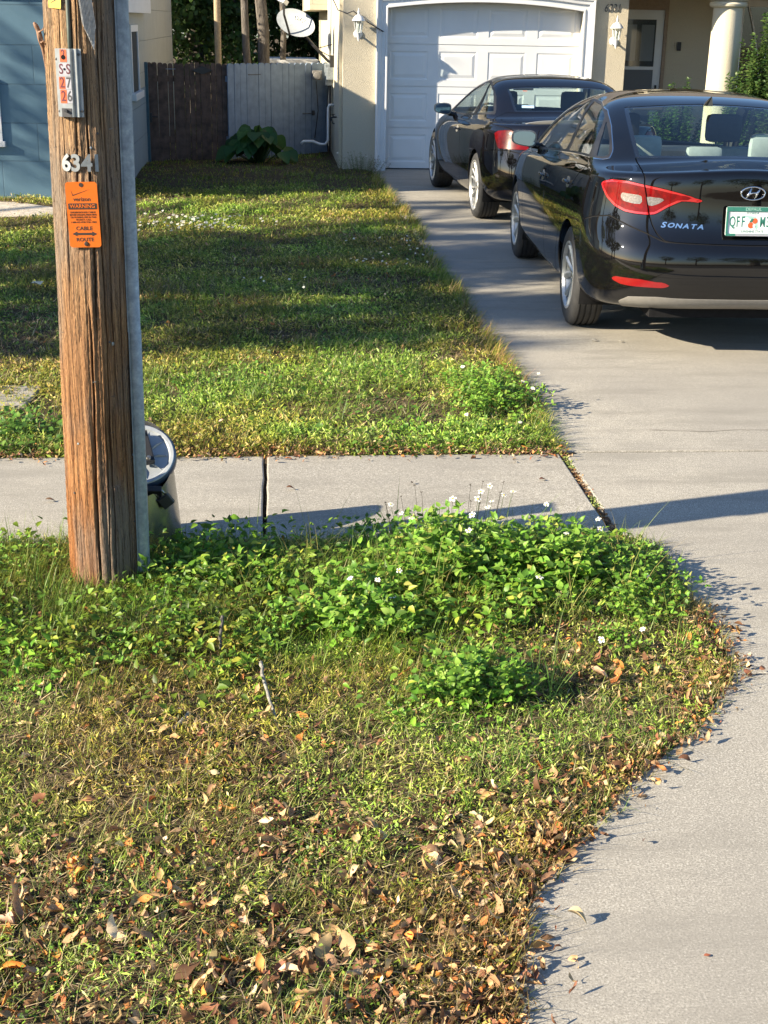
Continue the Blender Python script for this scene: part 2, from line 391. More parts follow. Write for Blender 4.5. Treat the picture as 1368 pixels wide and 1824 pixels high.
# hairline crack in the slab in front of the near car
mb = MB(); r = random.Random(4); pts = [(1.9, 6.52, 0)]
while pts[-1][0] < 5.0: p = pts[-1]; pts.append((p[0]+.05, p[1]+r.uniform(-.012, .015), 0))
V = []; F = []
for i, p in enumerate(pts):
    w = .0012+.0012*r.random(); V += [(p[0], p[1]-w, .0025), (p[0], p[1]+w, .0025)]
for i in range(len(pts)-1): F.append((2*i, 2*i+2, 2*i+3, 2*i+1))
struct(mobj('driveway_crack', V, F, M['soil']))
rd = MB(); slab_mesh(rd, [(-60, -7.2), (60, -7.2), (60, .98), (-60, .98)], top=-.035, bev=0)
struct(rd.build('road', M['asphalt']))
gt = MB()
for k in range(-12, 12): slab_mesh(gt, [(k*3.+.01, .985), (k*3.+2.99, .985), (k*3.+2.99, 1.345), (k*3.+.01, 1.345)], top=-.012)
struct(gt.build('gutter_kerb', M['concrete']))
# pale sand patch and small stepping slab on the left of the lawn
def blob(cx, cy, rx, ry, z, n, seed, mat, name, th=.012):
    r = random.Random(seed); ring = [(cx+rx*math.cos(2*PI*i/n)*(1+r.uniform(-.18, .18)), cy+ry*math.sin(2*PI*i/n)*(1+r.uniform(-.18, .18))) for i in range(n)]
    V = [(cx, cy, z+th)]+[(cx+(x-cx)*.8, cy+(y-cy)*.8, z+th*.7) for x, y in ring]+[(x, y, z-.03) for x, y in ring]
    F = [(0, 1+i, 1+(i+1) % n) for i in range(n)]+[(1+i, 1+n+i, 1+n+(i+1) % n, 1+(i+1) % n) for i in range(n)]
    return mobj(name, V, F, mat, smooth=True)
M['sand'] = plain('pale_sand', (.50, .45, .38), .95, var=.25, vs=14, bump=.8, bs=50)
struct(blob(-3.15, 14.65, 1.1, .85, .012, 26, 3, M['sand'], 'sand'))

# ------------------------------------------------------------------ text
def text(s, size, mat, parent, Mx, name='lettering', extrude=.0008, align='CENTER', sx=1., shear=0., bold=0.):
    c = bpy.data.curves.new(name, 'FONT'); c.body = s; c.size = size; c.extrude = extrude; c.align_x = align; c.align_y = 'CENTER'
    c.shear = shear; c.offset = bold; c.resolution_u = 3
    o = bpy.data.objects.new(name, c); COL.objects.link(o)
    dg = bpy.context.evaluated_depsgraph_get(); me = bpy.data.meshes.new_from_object(o.evaluated_get(dg)); bpy.data.objects.remove(o)
    for v in me.vertices: v.co.x *= sx
    me.transform(Mx); me.materials.clear(); me.materials.append(mat)
    o = bpy.data.objects.new(name, me); link(o, parent); return o
def frame(o, nrm, up=(0, 0, 1)):
    """matrix whose local z is nrm, y near up, x to the reader's right"""
    n = Vector(nrm).normalized(); x = Vector(up).cross(n).normalized(); y = n.cross(x)
    m = Matrix((x, y, n)).transposed().to_4x4(); m.translation = Vector(o); return m

# ------------------------------------------------------------------ cream house with the garage
house = empty('cream_house', (1.0, 19.2, 0))
tag(house, 'cream stucco house with white panelled garage door and recessed front porch', 'house')
HP = Matrix.Translation((-1.0, -19.2, 0))
def hpart(name, mb, mat, parent=None, smooth=False):
    o = mb.build(name, mat, parent or house, smooth)
    if parent is None: o.data.transform(HP)
    return o
GY0 = 19.2; GD = 19.385; OL, OR = 1.56, 4.19
def arch(x):
    u = (x-(OL+OR)/2)/((OR-OL)/2); return 2.10+.09*max(0, 1-u*u)
mb = MB()
mb.box((.97, GY0, -.1), (1.55, GY0+.22, 2.9)); mb.box((4.20, GY0, -.1), (4.80, GY0+.22, 2.9))
n = 24
for i in range(n):
    a = 1.55+(4.20-1.55)*i/n; b = 1.55+(4.20-1.55)*(i+1)/n; za, zb = arch(max(a, OL)), arch(min(b, OR))
    mb.add([(a, GY0, za), (b, GY0, zb), (b, GY0, 2.9), (a, GY0, 2.9), (a, GY0+.18, za), (b, GY0+.18, zb)], [(0, 1, 2, 3), (0, 4, 5, 1)])
hpart('front_wall', mb, M['stucco'])
mb = MB(); mb.box((.97, GY0+.222, -.1), (1.12, 27.5, 2.36)); mb.box((.93, GY0+.225, -.1), (.968, 27.5, 2.34)); hpart('side_wall', mb, M['stucco_smooth'])
mb = MB(); mb.box((4.66, GY0+.222, -.1), (4.795, 20.6, 2.9)); mb.box((4.66, 20.602, -.1), (10.5, 20.8, 2.9)); mb.box((10.35, 18.6, -.1), (10.5, 20.6, 2.9)); hpart('porch_wall', mb, M['stucco'])
mb = MB(); mb.box((4.802, 18.1, 2.52), (10.6, 20.598, 2.62)); mb.box((4.81, 18.2, 2.34), (10.6, 18.42, 2.518)); hpart('porch_beam', mb, M['stucco_smooth'])
mb = MB(); mb.box((4.9, 18.3, -.08), (10.4, 20.6, .04)); hpart('porch_floor', mb, M['concrete'])
# roof
mb = MB(); z0 = 2.9
V = [(.86, 19.08, z0), (10.9, 18.0, z0), (10.9, 28.5, z0), (.7, 28.5, z0), (4.5, 23.2, z0+1.8), (7.2, 23.2, z0+1.8)]
V2 = [(a, b, c-.12) for a, b, c in V[:4]]
mb.add(V+V2, [(0, 1, 5, 4), (1, 2, 5), (2, 3, 4, 5), (3, 0, 4), (6, 9, 8, 7), (0, 6, 7, 1), (1, 7, 8, 2), (2, 8, 9, 3), (3, 9, 6, 0)])
M['shingle'] = plain('roof_shingle', (.16, .14, .12), .9, var=.3, vs=12, bump=.5)
hpart('roof', mb, M['shingle'])
mb = MB(); mb.box((.62, 22.6, 2.08), (.928, 27.5, 2.16)); mb.box((.62, 22.6, 2.162), (.66, 27.5, 2.36)); mb.box((.662, 22.6, 2.162), (.97, 22.66, 2.36)); hpart('rear_eave', mb, M['stucco_smooth'])
# garage door : raised panels
mb = MB(); W = OR-OL+.04; H = 2.26; x0 = OL-.02; rows, cols = 4, 4; rh = .545; cw = W/cols
for r_ in range(rows):
    for c_ in range(cols):
        xa, xb = x0+c_*cw, x0+(c_+1)*cw; za, zb = r_*rh+.004+.012, (r_+1)*rh-.004+.012
        def rect(dx, dz, y): return [(xa+dx, y, za+dz), (xb-dx, y, za+dz), (xb-dx, y, zb-dz), (xa+dx, y, zb-dz)]
        el = .075 if c_ in (0,) else .075
        L = [rect(0, 0, GD), rect(.075, .085, GD), rect(.090, .100, GD+.006), rect(.104, .114, GD+.006), rect(.14, .15, GD-.001), rect(.15, .16, GD-.001)]
        V = [p for q in L for p in q]; F = []
        for k in range(len(L)-1):
            for j in range(4): F.append((k*4+j, k*4+(j+1) % 4, (k+1)*4+(j+1) % 4, (k+1)*4+j))
        b = (len(L)-1)*4; F.append((b, b+1, b+2, b+3)); mb.add(V, F)
    # shadow gap between sections
    mb.box((x0, GD+.012, (r_+1)*rh+.004), (x0+W, GD+.03, (r_+1)*rh+.022))
mb.box((x0, GD+.03, 0), (x0+W, GD+.05, H))
gd = hpart('garage_door', mb, M['white'])
mb = MB(); mb.box((x0, GD-.006, .002), (x0+W, GD+.02, .016)); o = hpart('door_seal', mb, M['black'], gd); o.data.transform(HP)
# moulded white surround
def surround(offs, ys):
    path = [(OL, -.02), (OL, .6), (OL, 1.4)]+[(OL+(OR-OL)*i/20, arch(OL+(OR-OL)*i/20)) for i in range(21)]+[(OR, 1.4), (OR, .6), (OR, -.02)]
    out = []
    N = len(path)
    for i, (x, z) in enumerate(path):
        if i <= 2: nx, nz_ = -1, 0
        elif i >= N-3: nx, nz_ = 1, 0
        elif i == 3: nx, nz_ = -1, 1
        elif i == N-4: nx, nz_ = 1, 1
        else:
            tx, tz = path[i+1][0]-path[i-1][0], path[i+1][1]-path[i-1][1]; l = math.hypot(tx, tz); nx, nz_ = -tz/l, tx/l
        out.append([(x+nx*o_, y_, z+nz_*o_) for o_, y_ in zip(offs, ys)])
    return out
prof_o = [0, 0, .018, .03, .075, .085, .12, .135, .15, .15]; prof_y = [GY0+.02, GY0-.03, -.03+GY0, GY0-.018, GY0-.018, GY0-.04, GY0-.045, GY0-.06, GY0-.06, GY0-.001]
S = surround(prof_o, prof_y); K = len(prof_o); V = [p for r_ in S for p in r_]; F = []
for i in range(len(S)-1):
    for k in range(K-1): F.append((i*K+k, i*K+k+1, (i+1)*K+k+1, (i+1)*K+k))
mb = MB(); mb.add(V, F); o = hpart('garage_surround', mb, M['white_wall']); smooth_angle(o, 30)
# lamps' number
hn = text('6331', .145, M['number'], house, HP @ frame((4.575, GY0-.006, 2.145), (0, -1, 0)), 'house_number', .004, sx=.78, shear=.25, bold=.0)
# storm door
dr = MB(); dx0, dx1, dy = 4.93, 5.68, 20.575
dr.box((dx0, dy, .04), (dx0+.11, dy+.03, 2.15)); dr.box((dx1-.11, dy, .04), (dx1, dy+.03, 2.15)); dr.box((dx0+.11, dy, 2.02), (dx1-.11, dy+.03, 2.15)); dr.box((dx0+.11, dy, 1.33), (dx1-.11, dy+.03, 1.375)); dr.box((dx0+.11, dy, .04), (dx1-.11, dy+.03, .25))
sd = hpart('storm_door', dr, M['white_wall'])
def sub(name, mb, mat): o = mb.build(name, mat, sd); o.data.transform(HP); return o
a = MB(); a.box((dx0+.11, dy+.008, 1.375), (dx1-.11, dy+.014, 2.02)); sub('upper_pane', a, M['screen'])
M['mesh_screen'] = plain('insect_screen', (.13, .14, .155), .7, var=.1, vs=200)
a = MB(); a.box((dx0+.11, dy+.008, .25), (dx1-.11, dy+.014, 1.33)); sub('lower_screen', a, M['mesh_screen'])
a = MB(); a.box((dx1-.075, dy-.03, .95), (dx1-.045, dy-.002, 1.12), bev=.008); a.tube([(dx1-.06, dy-.028, 1.08), (dx1-.06, dy-.06, 1.07), (dx1-.06, dy-.06, .98)], .009); sub('handle', a, M['black'])
a = MB()
a.box((4.99, 20.596, .04), (5.62, 20.601, 2.1))
for (za, zb) in ((1.45, 1.95), (.4, 1.25)):
    for xa in (5.10, 5.36):
        a.box((xa, 20.588, za), (xa+.19, 20.595, zb), bev=.003)
sub('inner_door', a, M['white_wall'])
a = MB(); a.box((5.02, 20.58, 1.62), (5.04, 20.59, 1.64)); sub('peephole', a, M['black'])
M['tan'] = plain('tan_trim', (.30, .22, .16), .7)
a = MB(); a.box((dx1+.002, 20.55, .04), (dx1+.05, 20.6, 2.3)); a.box((dx0-.1, 20.55, 2.152), (dx1+.002, 20.6, 2.3)); hpart('door_frame', a, M['tan'])
# porch column
a = MB(); a.lathe([(.0, -.05), (.26, -.05), (.26, .12), (.205, .16), (.20, 1.0), (.188, 2.17), (.21, 2.175), (.235, 2.19), (.245, 2.215), (.235, 2.24), (.215, 2.25), (.25, 2.262), (.255, 2.30), (.23, 2.335), (0, 2.335)], 48, M=Matrix.Translation((5.94, 18.5, 0)))
o = hpart('porch_column', a, M['stucco_smooth']); smooth_angle(o, 30)
# front window with curved glazing bars
a = MB(); wx0, wx1, wz0, wz1 = 6.83, 8.6, .75, 2.22
a.box((wx0-.09, 20.52, wz0-.08), (wx0, 20.6, wz1+.09)); a.box((wx1, 20.52, wz0-.08), (wx1+.09, 20.6, wz1+.09)); a.box((wx0, 20.52, wz1), (wx1, 20.6, wz1+.09)); a.box((wx0, 20.52, wz0-.08), (wx1, 20.6, wz0))
w_ = hpart('window', a, M['white_wall'])
for cx_ in (wx0+.05, wx0+.62, wx0+1.2):
    b_ = MB(); pts = [(cx_+.28*math.sin(t)*1.0, 20.56, 2.3-1.3*t/1.6) for t in np.linspace(0, 1.6, 10)]; b_.tube(pts, .012, 6)
    pts = [(cx_+.56-.28*math.sin(t), 20.56, 2.3-1.3*t/1.6) for t in np.linspace(0, 1.6, 10)]; b_.tube(pts, .012, 6)
    o = b_.build('glazing_bar', M['white_wall'], w_); o.data.transform(HP)
b_ = MB(); b_.box((wx0, 20.575, wz0), (wx1, 20.585, wz1)); o = b_.build('pane', M['glass'], w_); o.data.transform(HP)
M['darkroom'] = plain('dark_room', (.03, .035, .035), .9)  # dark colour standing in for the unlit rooms behind windows
b_ = MB(); b_.box((wx0, 20.595, wz0), (wx1, 20.601, wz1)); o = b_.build('dark_room_sheet', M['darkroom'], w_); o.data.transform(HP)  # flat sheet coloured as the darkness of the room behind
# small fittings
a = MB(); a.box((-.028, -.03, -.06), (.028, 0, .06), bev=.006); a.lathe([(0, 0), (.012, 0), (.012, .005), (0, .005)], 12, M=Matrix.Translation((0, -.035, -.025)) @ Matrix.Rotation(PI/2, 4, 'X'))
tag(a.build('doorbell', M['black'], loc=(5.93, 20.598, 1.66)), 'small black video doorbell on the shaded cream porch wall right of the white storm door', 'doorbell')
# tap
a = MB(); a.tube([(0, 0, 0), (-.05, 0, 0), (-.08, 0, -.012), (-.085, 0, -.045)], [.012, .012, .012, .010], 8); a.tube([(-.05, 0, 0), (-.05, 0, .035)], .006, 6)
for k in range(3): a.tube([(-.05-.03*math.cos(k*1.05), -.03*math.sin(k*1.05), .037), (-.05+.03*math.cos(k*1.05), .03*math.sin(k*1.05), .037)], .005, 6)
a.tube([(-.07, .0, -.03), (-.06, 0, -.08), (-.03, 0, -.09)], .008, 6)
tag(a.build('garden_tap', M['black'], loc=(.93, 20.1, .64)), 'dark metal garden tap on the shaded side wall left of the garage corner', 'tap')

def lantern(loc, label):
    """white wall lantern; y- faces the street"""
    e = empty('wall_lantern', loc); tag(e, label, 'wall light', 'white coach lanterns beside the garage door')
    a = MB(); T = Matrix.Translation
    a.lathe([(0, -.01), (.055, -.01), (.06, 0), (.04, .018), (0, .02)], 20, M=T((0, 0, -.13)) @ Matrix.Rotation(PI/2, 4, 'X'))
    a.tube([(0, -.01, -.13), (0, -.07, -.17), (0, -.12, -.175), (0, -.14, -.14), (0, -.14, -.115)], [.012, .013, .013, .012, .012], 10)
    a.lathe([(0, -.225), (.008, -.22), (.012, -.20), (.02, -.175), (.035, -.13), (.045, -.115), (0, -.11)], 16, M=T((0, -.14, 0)))
    o = a.build('bracket', M['white_wall'], e); smooth_angle(o)
    a = MB()
    for k in range(6):
        t = 2*PI*k/6; a.tube([(.038*math.cos(t), -.14+.038*math.sin(t), -.11), (.062*math.cos(t), -.14+.062*math.sin(t), .035)], .005, 6)
    a.lathe([(0, .03), (.067, .03), (.09, .036), (.085, .045), (.058, .085), (.025, .108), (.014, .115), (.012, .135), (.018, .145), (.010, .16), (.004, .19), (0, .20)], 24, M=T((0, -.14, 0)))
    o = a.build('lamp_cap', M['white_wall'], e); smooth_angle(o)
    a = MB(); a.lathe([(.036, -.108), (.060, .03)], 6, M=T((0, -.14, 0))); a.build('lamp_glass', M['glass'], e)
    a = MB(); a.lathe([(0, -.10), (.012, -.10), (.013, -.06), (.016, -.055), (.020, -.02), (.012, .005), (0, .01)], 12, M=T((0, -.14, 0))); a.build('bulb', M['petal'], e, True)
    return e
lantern((1.165, GY0, 1.895), 'white coach lantern on the sunlit wall strip left of the garage door')
lantern((4.625, GY0, 1.86), 'white coach lantern under the house number 6331, right of the garage door')

# satellite dish on the side of the house
e = empty('satellite_dish', (.90, 21.0, 1.40)); tag(e, 'pale grey oval satellite dish on a dark arm beside the sunlit side wall', 'satellite dish')
a = MB(); nrm = Vector((-.42, -.80, .38)).normalized()
Md = frame((-.53, 0, .49), nrm, (.42, 0, 1))
V = []; F = []; NR, NA = 6, 40
V.append((0, 0, -.05))
for i in range(1, NR+1):
    r_ = i/NR
    for k in range(NA): t = 2*PI*k/NA; V.append((.335*r_*math.cos(t), .185*r_*math.sin(t), -.05+.05*r_*r_))
V2 = [(x, y, z-.008) for x, y, z in V]; nV = len(V)
for k in range(NA): F.append((0, 1+k, 1+(k+1) % NA)); F.append((nV, nV+1+(k+1) % NA, nV+1+k))
for i in range(NR-1):
    for k in range(NA):
        q = (1+i*NA+k, 1+i*NA+NA+k, 1+i*NA+NA+(k+1) % NA, 1+i*NA+(k+1) % NA); F.append(q); F.append(tuple(nV+j for j in reversed(q)))
b = 1+(NR-1)*NA
for k in range(NA): F.append((b+k, nV+b+k, nV+b+(k+1) % NA, b+(k+1) % NA))
a.add([Md @ Vector(v) for v in V+V2], F); o = a.build('reflector', plain('pale_dish_paint', (.25, .27, .285), .45), e); smooth_angle(o, 40)
text('DIRECTV', .085, plain('faded_lettering', (.42, .43, .43), .5), e, Md @ Matrix.Translation((.08, .07, -.022)) @ Matrix.Rotation(-.12, 4, 'X'), 'dish_lettering', .003)
a = MB(); a.tube([Md @ Vector((0, -.03, -.07)), Vector((-.25, -.02, .16)), Vector((-.06, 0, -.03)), Vector((0, 0, -.05))], [.022, .022, .02, .02], 10)
a.tube([(-.22, 0, .14), (0, 0, .2)], .006, 6); a.tube([(-.2, 0, .12), (0, .0, .02)], .006, 6); a.box((-.03, -.04, -.12), (.03, .04, .05), bev=.005)
a.tube([Md @ Vector((0, -.185, -.01)), Md @ Vector((-.05, -.02, .28)), Md @ Vector((-.1, .13, .36))], .016, 8); a.build('dish_arm', M['black'], e)
a = MB(); a.box((-.065, -.035, .30), (.065, .035, .42), M=Md @ Matrix.Translation((-.12, .13, 0)), bev=.012); a.build('receiver', M['white_wall'], e)

# meter boxes, conduits on the side wall
e = empty('electric_meter', (.93, 21.45, 1.15)); tag(e, 'grey electric meter boxes with conduits on the side wall beside the fence', 'meter')
a = MB(); a.box((-.12, -.12, -.14), (-.002, .10, .17), bev=.01); a.box((-.10, -.30, -.05), (-.002, -.17, .12), bev=.008); o = a.build('meter_box', M['galv'], e)
a = MB(); a.lathe([(0, 0), (.055, 0), (.055, .05), (.05, .07), (0, .075)], 20, M=Matrix.Translation((-.24, -.12, 0)) @ Matrix.Rotation(PI/2, 4, 'X')); a.box((-.31, -.10, -.06), (-.16, .06, .07), bev=.012); a.build('round_meter', M['grey_plastic'], e, False)
a = MB(); a.tube([(-.05, -.05, .17), (-.05, -.05, 1.2)], .028, 10); a.build('conduit', M['white_wall'], e, True)
a = MB(); a.tube([(-.04, -.05, -.14), (-.04, -.05, -1.1)], .014, 8); a.tube([(-.06, .02, -.14), (-.10, .0, -.6), (-.07, 0, -1.1)], .008, 6); a.tube([(-.25, -.1, -.08), (-.22, -.1, -.5), (-.27, -.1, -.9)], .007, 6); a.build('cable', M['black'], e, True)
a = MB(); a.tube([(.93, 20.9, .76), (.86, 20.88, .76), (.84, 20.88, .72), (.84, 20.88, .26), (.80, 20.88, .20), (.72, 20.88, .20), (.62, 20.88, .24), (.48, 20.88, .24), (.44, 20.88, .20)], .02, 10)
tag(a.build('drain_pipe', M['white_wall'], smooth=True), 'thin white plastic drain pipe bending out of the side wall near the ground', 'pipe')
# cable swagged over the front wall
a = MB(); a.tube([(.80, 19.6, 2.30), (.90, 19.25, 2.06), (1.02, 19.16, 2.02), (1.10, 19.16, 2.05), (1.3, 19.16, 1.91), (1.50, 19.12, 1.80)], .008, 6)
tag(a.build('wall_cable', M['number'], smooth=True), 'thin cable strung across the stucco above the left lantern', 'cable')

# ------------------------------------------------------------------ blue block house
def block(name, col):
    s = NB(name); tc = s.n('ShaderNodeTexCoord'); sp = s.n('ShaderNodeSeparateXYZ'); s.L.new(tc.outputs['Object'], sp.inputs[0])
    cb = s.n('ShaderNodeCombineXYZ'); s.L.new(s.math('ADD', sp.outputs[0], sp.outputs[1]), cb.inputs[0]); s.L.new(sp.outputs[2], cb.inputs[1])
    br = s.n('ShaderNodeTexBrick'); br.inputs['Scale'].default_value = 1; br.inputs['Mortar Size'].default_value = .006; br.inputs['Brick Width'].default_value = .81; br.inputs['Row Height'].default_value = .405; br.inputs['Mortar Smooth'].default_value = .4
    s.L.new(cb.outputs[0], br.inputs['Vector'])
    co = s.coord(); n = s.noise(co, 90, 4); big = s.noise(co, 3, 4)
    c = s.ramp(big, [(.3, tuple(x*.9 for x in col)), (.7, col)]); c = s.mix(s.math('MULTIPLY', br.outputs['Fac'], .3), c, tuple(x*.45 for x in col))
    s.set('Base Color', c); s.set('Roughness', .75); s.set('Specular IOR Level', .3)
    b = s.bump(s.math('MULTIPLY', br.outputs['Fac'], -1.), .8, .01); s.bump(n, .3, .004, b); return s.m
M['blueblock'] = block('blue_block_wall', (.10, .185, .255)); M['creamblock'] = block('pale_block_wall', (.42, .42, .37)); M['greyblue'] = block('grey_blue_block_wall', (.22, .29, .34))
bh = empty('blue_house', (-1.74, 15.75, 0)); tag(bh, 'blue painted block house on the left with pale trim, behind the wooden pole', 'house')
BP = Matrix.Translation((1.74, -15.75, 0))
def bpart(name, mb, mat, parent=None):
    o = mb.build(name, mat, parent or bh); o.data.transform(BP); return o
wx0, wx1, wz0, wz1 = -4.3, -2.93, .62, 1.27
a = MB(); a.box((-12, 15.75, -.1), (wx0, 15.95, 2.6)); a.box((wx1, 15.75, -.1), (-1.745, 15.95, 2.6)); a.box((wx0, 15.75, -.1), (wx1, 15.95, wz0)); a.box((wx0, 15.75, wz1), (wx1, 15.95, 2.6))
bpart('front_wall', a, M['blueblock'])
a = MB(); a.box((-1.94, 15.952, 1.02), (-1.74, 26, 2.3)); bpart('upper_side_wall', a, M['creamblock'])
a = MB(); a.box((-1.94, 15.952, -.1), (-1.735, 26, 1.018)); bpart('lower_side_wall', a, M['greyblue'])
a = MB()
V = [(-1.66, 15.66, 2.20), (-1.66, 20.15, 2.20), (-1.66, 20.15, 2.30), (-1.66, 15.66, 2.30), (-6.5, 15.66, 3.5), (-6.5, 20.15, 3.5), (-11.5, 15.66, 2.30), (-11.5, 20.15, 2.30), (-11.5, 15.66, 2.20), (-11.5, 20.15, 2.20)]
a.add(V, [(0, 1, 2, 3), (3, 2, 5, 4), (4, 5, 7, 6), (6, 7, 9, 8), (0, 3, 4, 6, 8), (2, 1, 9, 7, 5), (0, 8, 9, 1)])
bpart('roof', a, M['shingle'])
a = MB(); a.box((-1.658, 15.65, 1.99), (-1.63, 20.2, 2.36)); a.box((-1.74, 15.70, 1.975), (-1.632, 20.19, 2.018)); bpart('fascia', a, M['white_wall'])
a = MB(); f = .055
for b in (((wx1-f, 15.72, wz0), (wx1, 15.80, wz1)), ((wx0, 15.72, wz0), (wx0+f, 15.80, wz1)), ((wx0+f, 15.72, wz1-f), (wx1-f, 15.80, wz1)), ((wx0+f, 15.72, wz0), (wx1-f, 15.80, wz0+f)), ((wx0+f, 15.74, .93), (wx1-f, 15.79, .96))): a.box(*b)
a.box((wx0-.03, 15.69, wz0-.06), (wx1+.03, 15.78, wz0-.002), bev=.005)
w2 = bpart('window', a, M['white_wall'])
a = MB(); a.box((wx0+f, 15.79, wz0+f), (wx1-f, 15.795, wz1-f)); bpart('pane', a, M['glass'], w2)
a = MB(); a.box((wx0, 15.88, wz0), (wx1, 15.90, wz1)); bpart('dark_room_back', a, M['darkroom'], w2)  # dark sheet inside the glass, painted as the unlit interior
a = MB()
a.box((-1.742, 18.1, 1.02), (-1.715, 18.18, 1.83)); a.box((-1.742, 19.0, 1.02), (-1.715, 19.08, 1.83)); a.box((-1.742, 18.18, 1.75), (-1.715, 19.0, 1.83)); a.box((-1.742, 18.0, .93), (-1.67, 19.15, 1.018), bev=.01)
w3 = bpart('window', a, M['white_wall']); a = MB(); a.box((-1.742, 18.18, 1.02), (-1.73, 19.0, 1.75)); bpart('pane', a, M['darkroom'], w3)

# ------------------------------------------------------------------ picket fences
def picket_fence(name, p0, p1, n, h, mat, label, seed, jitter=.012, gapc=.35):
    r = random.Random(seed); p0 = Vector(p0); p1 = Vector(p1); d = p1-p0; L = d.length; az = math.atan2(d.y, d.x)
    e = empty(name, (p0.x, p0.y, 0), az); tag(e, label, 'fence')
    a = MB(); pw = L/n
    for i in range(n):
        x = i*pw; w = pw-(.010 if r.random() < gapc else .002); hh = h+r.uniform(-jitter, jitter); w2_ = w/2; th = .018; tl = r.uniform(-.004, .004)
        pts = [(x, -.02), (x+w, -.02), (x+w+tl, hh-.035), (x+w*.93+tl, hh-.012), (x+w*.7+tl, hh), (x+w*.3+tl, hh), (x+w*.07+tl, hh-.012), (x+tl, hh-.035)]
        yb = r.uniform(-.002, .002)
        V = [(px, yb, pz) for px, pz in pts]+[(px, yb+th, pz) for px, pz in pts]; m = len(pts)
        a.add(V, [tuple(range(m)), tuple(range(2*m-1, m-1, -1))]+[(j, m+j, m+(j+1) % m, (j+1) % m) for j in range(m)])
    a.build('boards', mat, e)
    for z in (.25, h-.25):
        b_ = MB(); b_.box((.0, .022, z), (L, .06, z+.08)); b_.build('rail', mat, e)
    for x in (.02, L-.1):
        b_ = MB(); b_.box((x, .062, -.1), (x+.08, .14, h-.03)); b_.build('post', mat, e)
    return e, L
bf, L1 = picket_fence('picket_fence', (-1.72, 20.17), (-.615, 20.45), 15, 1.33, M['brownfence'], 'dark brown picket fence between the blue house and the grey fence', 5, .01, .6)
a = MB(); cx_, cz_ = .78, 1.235
a.prism([(-.15, 0), (-.07, .03), (0, .055), (.07, .03), (.15, 0), (.07, -.03), (0, -.055), (-.07, -.03)], 0, .02, M=Matrix.Translation((cx_, -.006, cz_)) @ Matrix.Rotation(PI/2, 4, 'X')); a.build('gate_ornament', M['black'], bf)
a = MB(); a.box((.27, -.03, 1.245), (.40, -.004, 1.255)); a.build('rail_cap', M['greyfence'], bf)
a = MB(); a.box((.02, -.03, .53), (.05, -.004, .66), bev=.004); a.tube([(.035, -.02, .61), (.13, -.03, .605)], .008, 6); a.build('latch', M['black'], bf)
gf, L2 = picket_fence('picket_fence', (-.60, 20.40), (.88, 21.78), 17, 1.33, M['greyfence'], 'pale grey picket fence running to the side of the cream house', 9, .006, .25)
a = MB(); a.tube([(1.46, -.02, .60), (1.72, -.02, .60)], .006, 6); a.box((1.66, -.03, .57), (1.70, -.004, .64)); a.box((.38, -.01, 1.17), (.62, -.004, 1.18)); a.build('bolt', M['number'], gf)
a = MB(); a.box((-1.738, 20.08, -.1), (-1.70, 20.16, 1.34)); tag(a.build('fence_post', plain('teal_post', (.05, .11, .14), .6)), 'slim blue-green post between the blue house and the brown fence', 'post')
# low shed roof beyond the fence
e = empty('garden_shed', (.3, 27, 0)); tag(e, 'low grey garden shed with white roof edge seen beyond the grey fence', 'shed')
a = MB(); a.box((-.4, 0, 0), (.55, 2, 1.16)); a.build('wall', plain('shed_wall', (.16, .17, .17), .8), e)
a = MB(); a.box((-.5, -.1, 1.162), (.6, 2.1, 1.22)); a.build('roof', M['white_wall'], e)
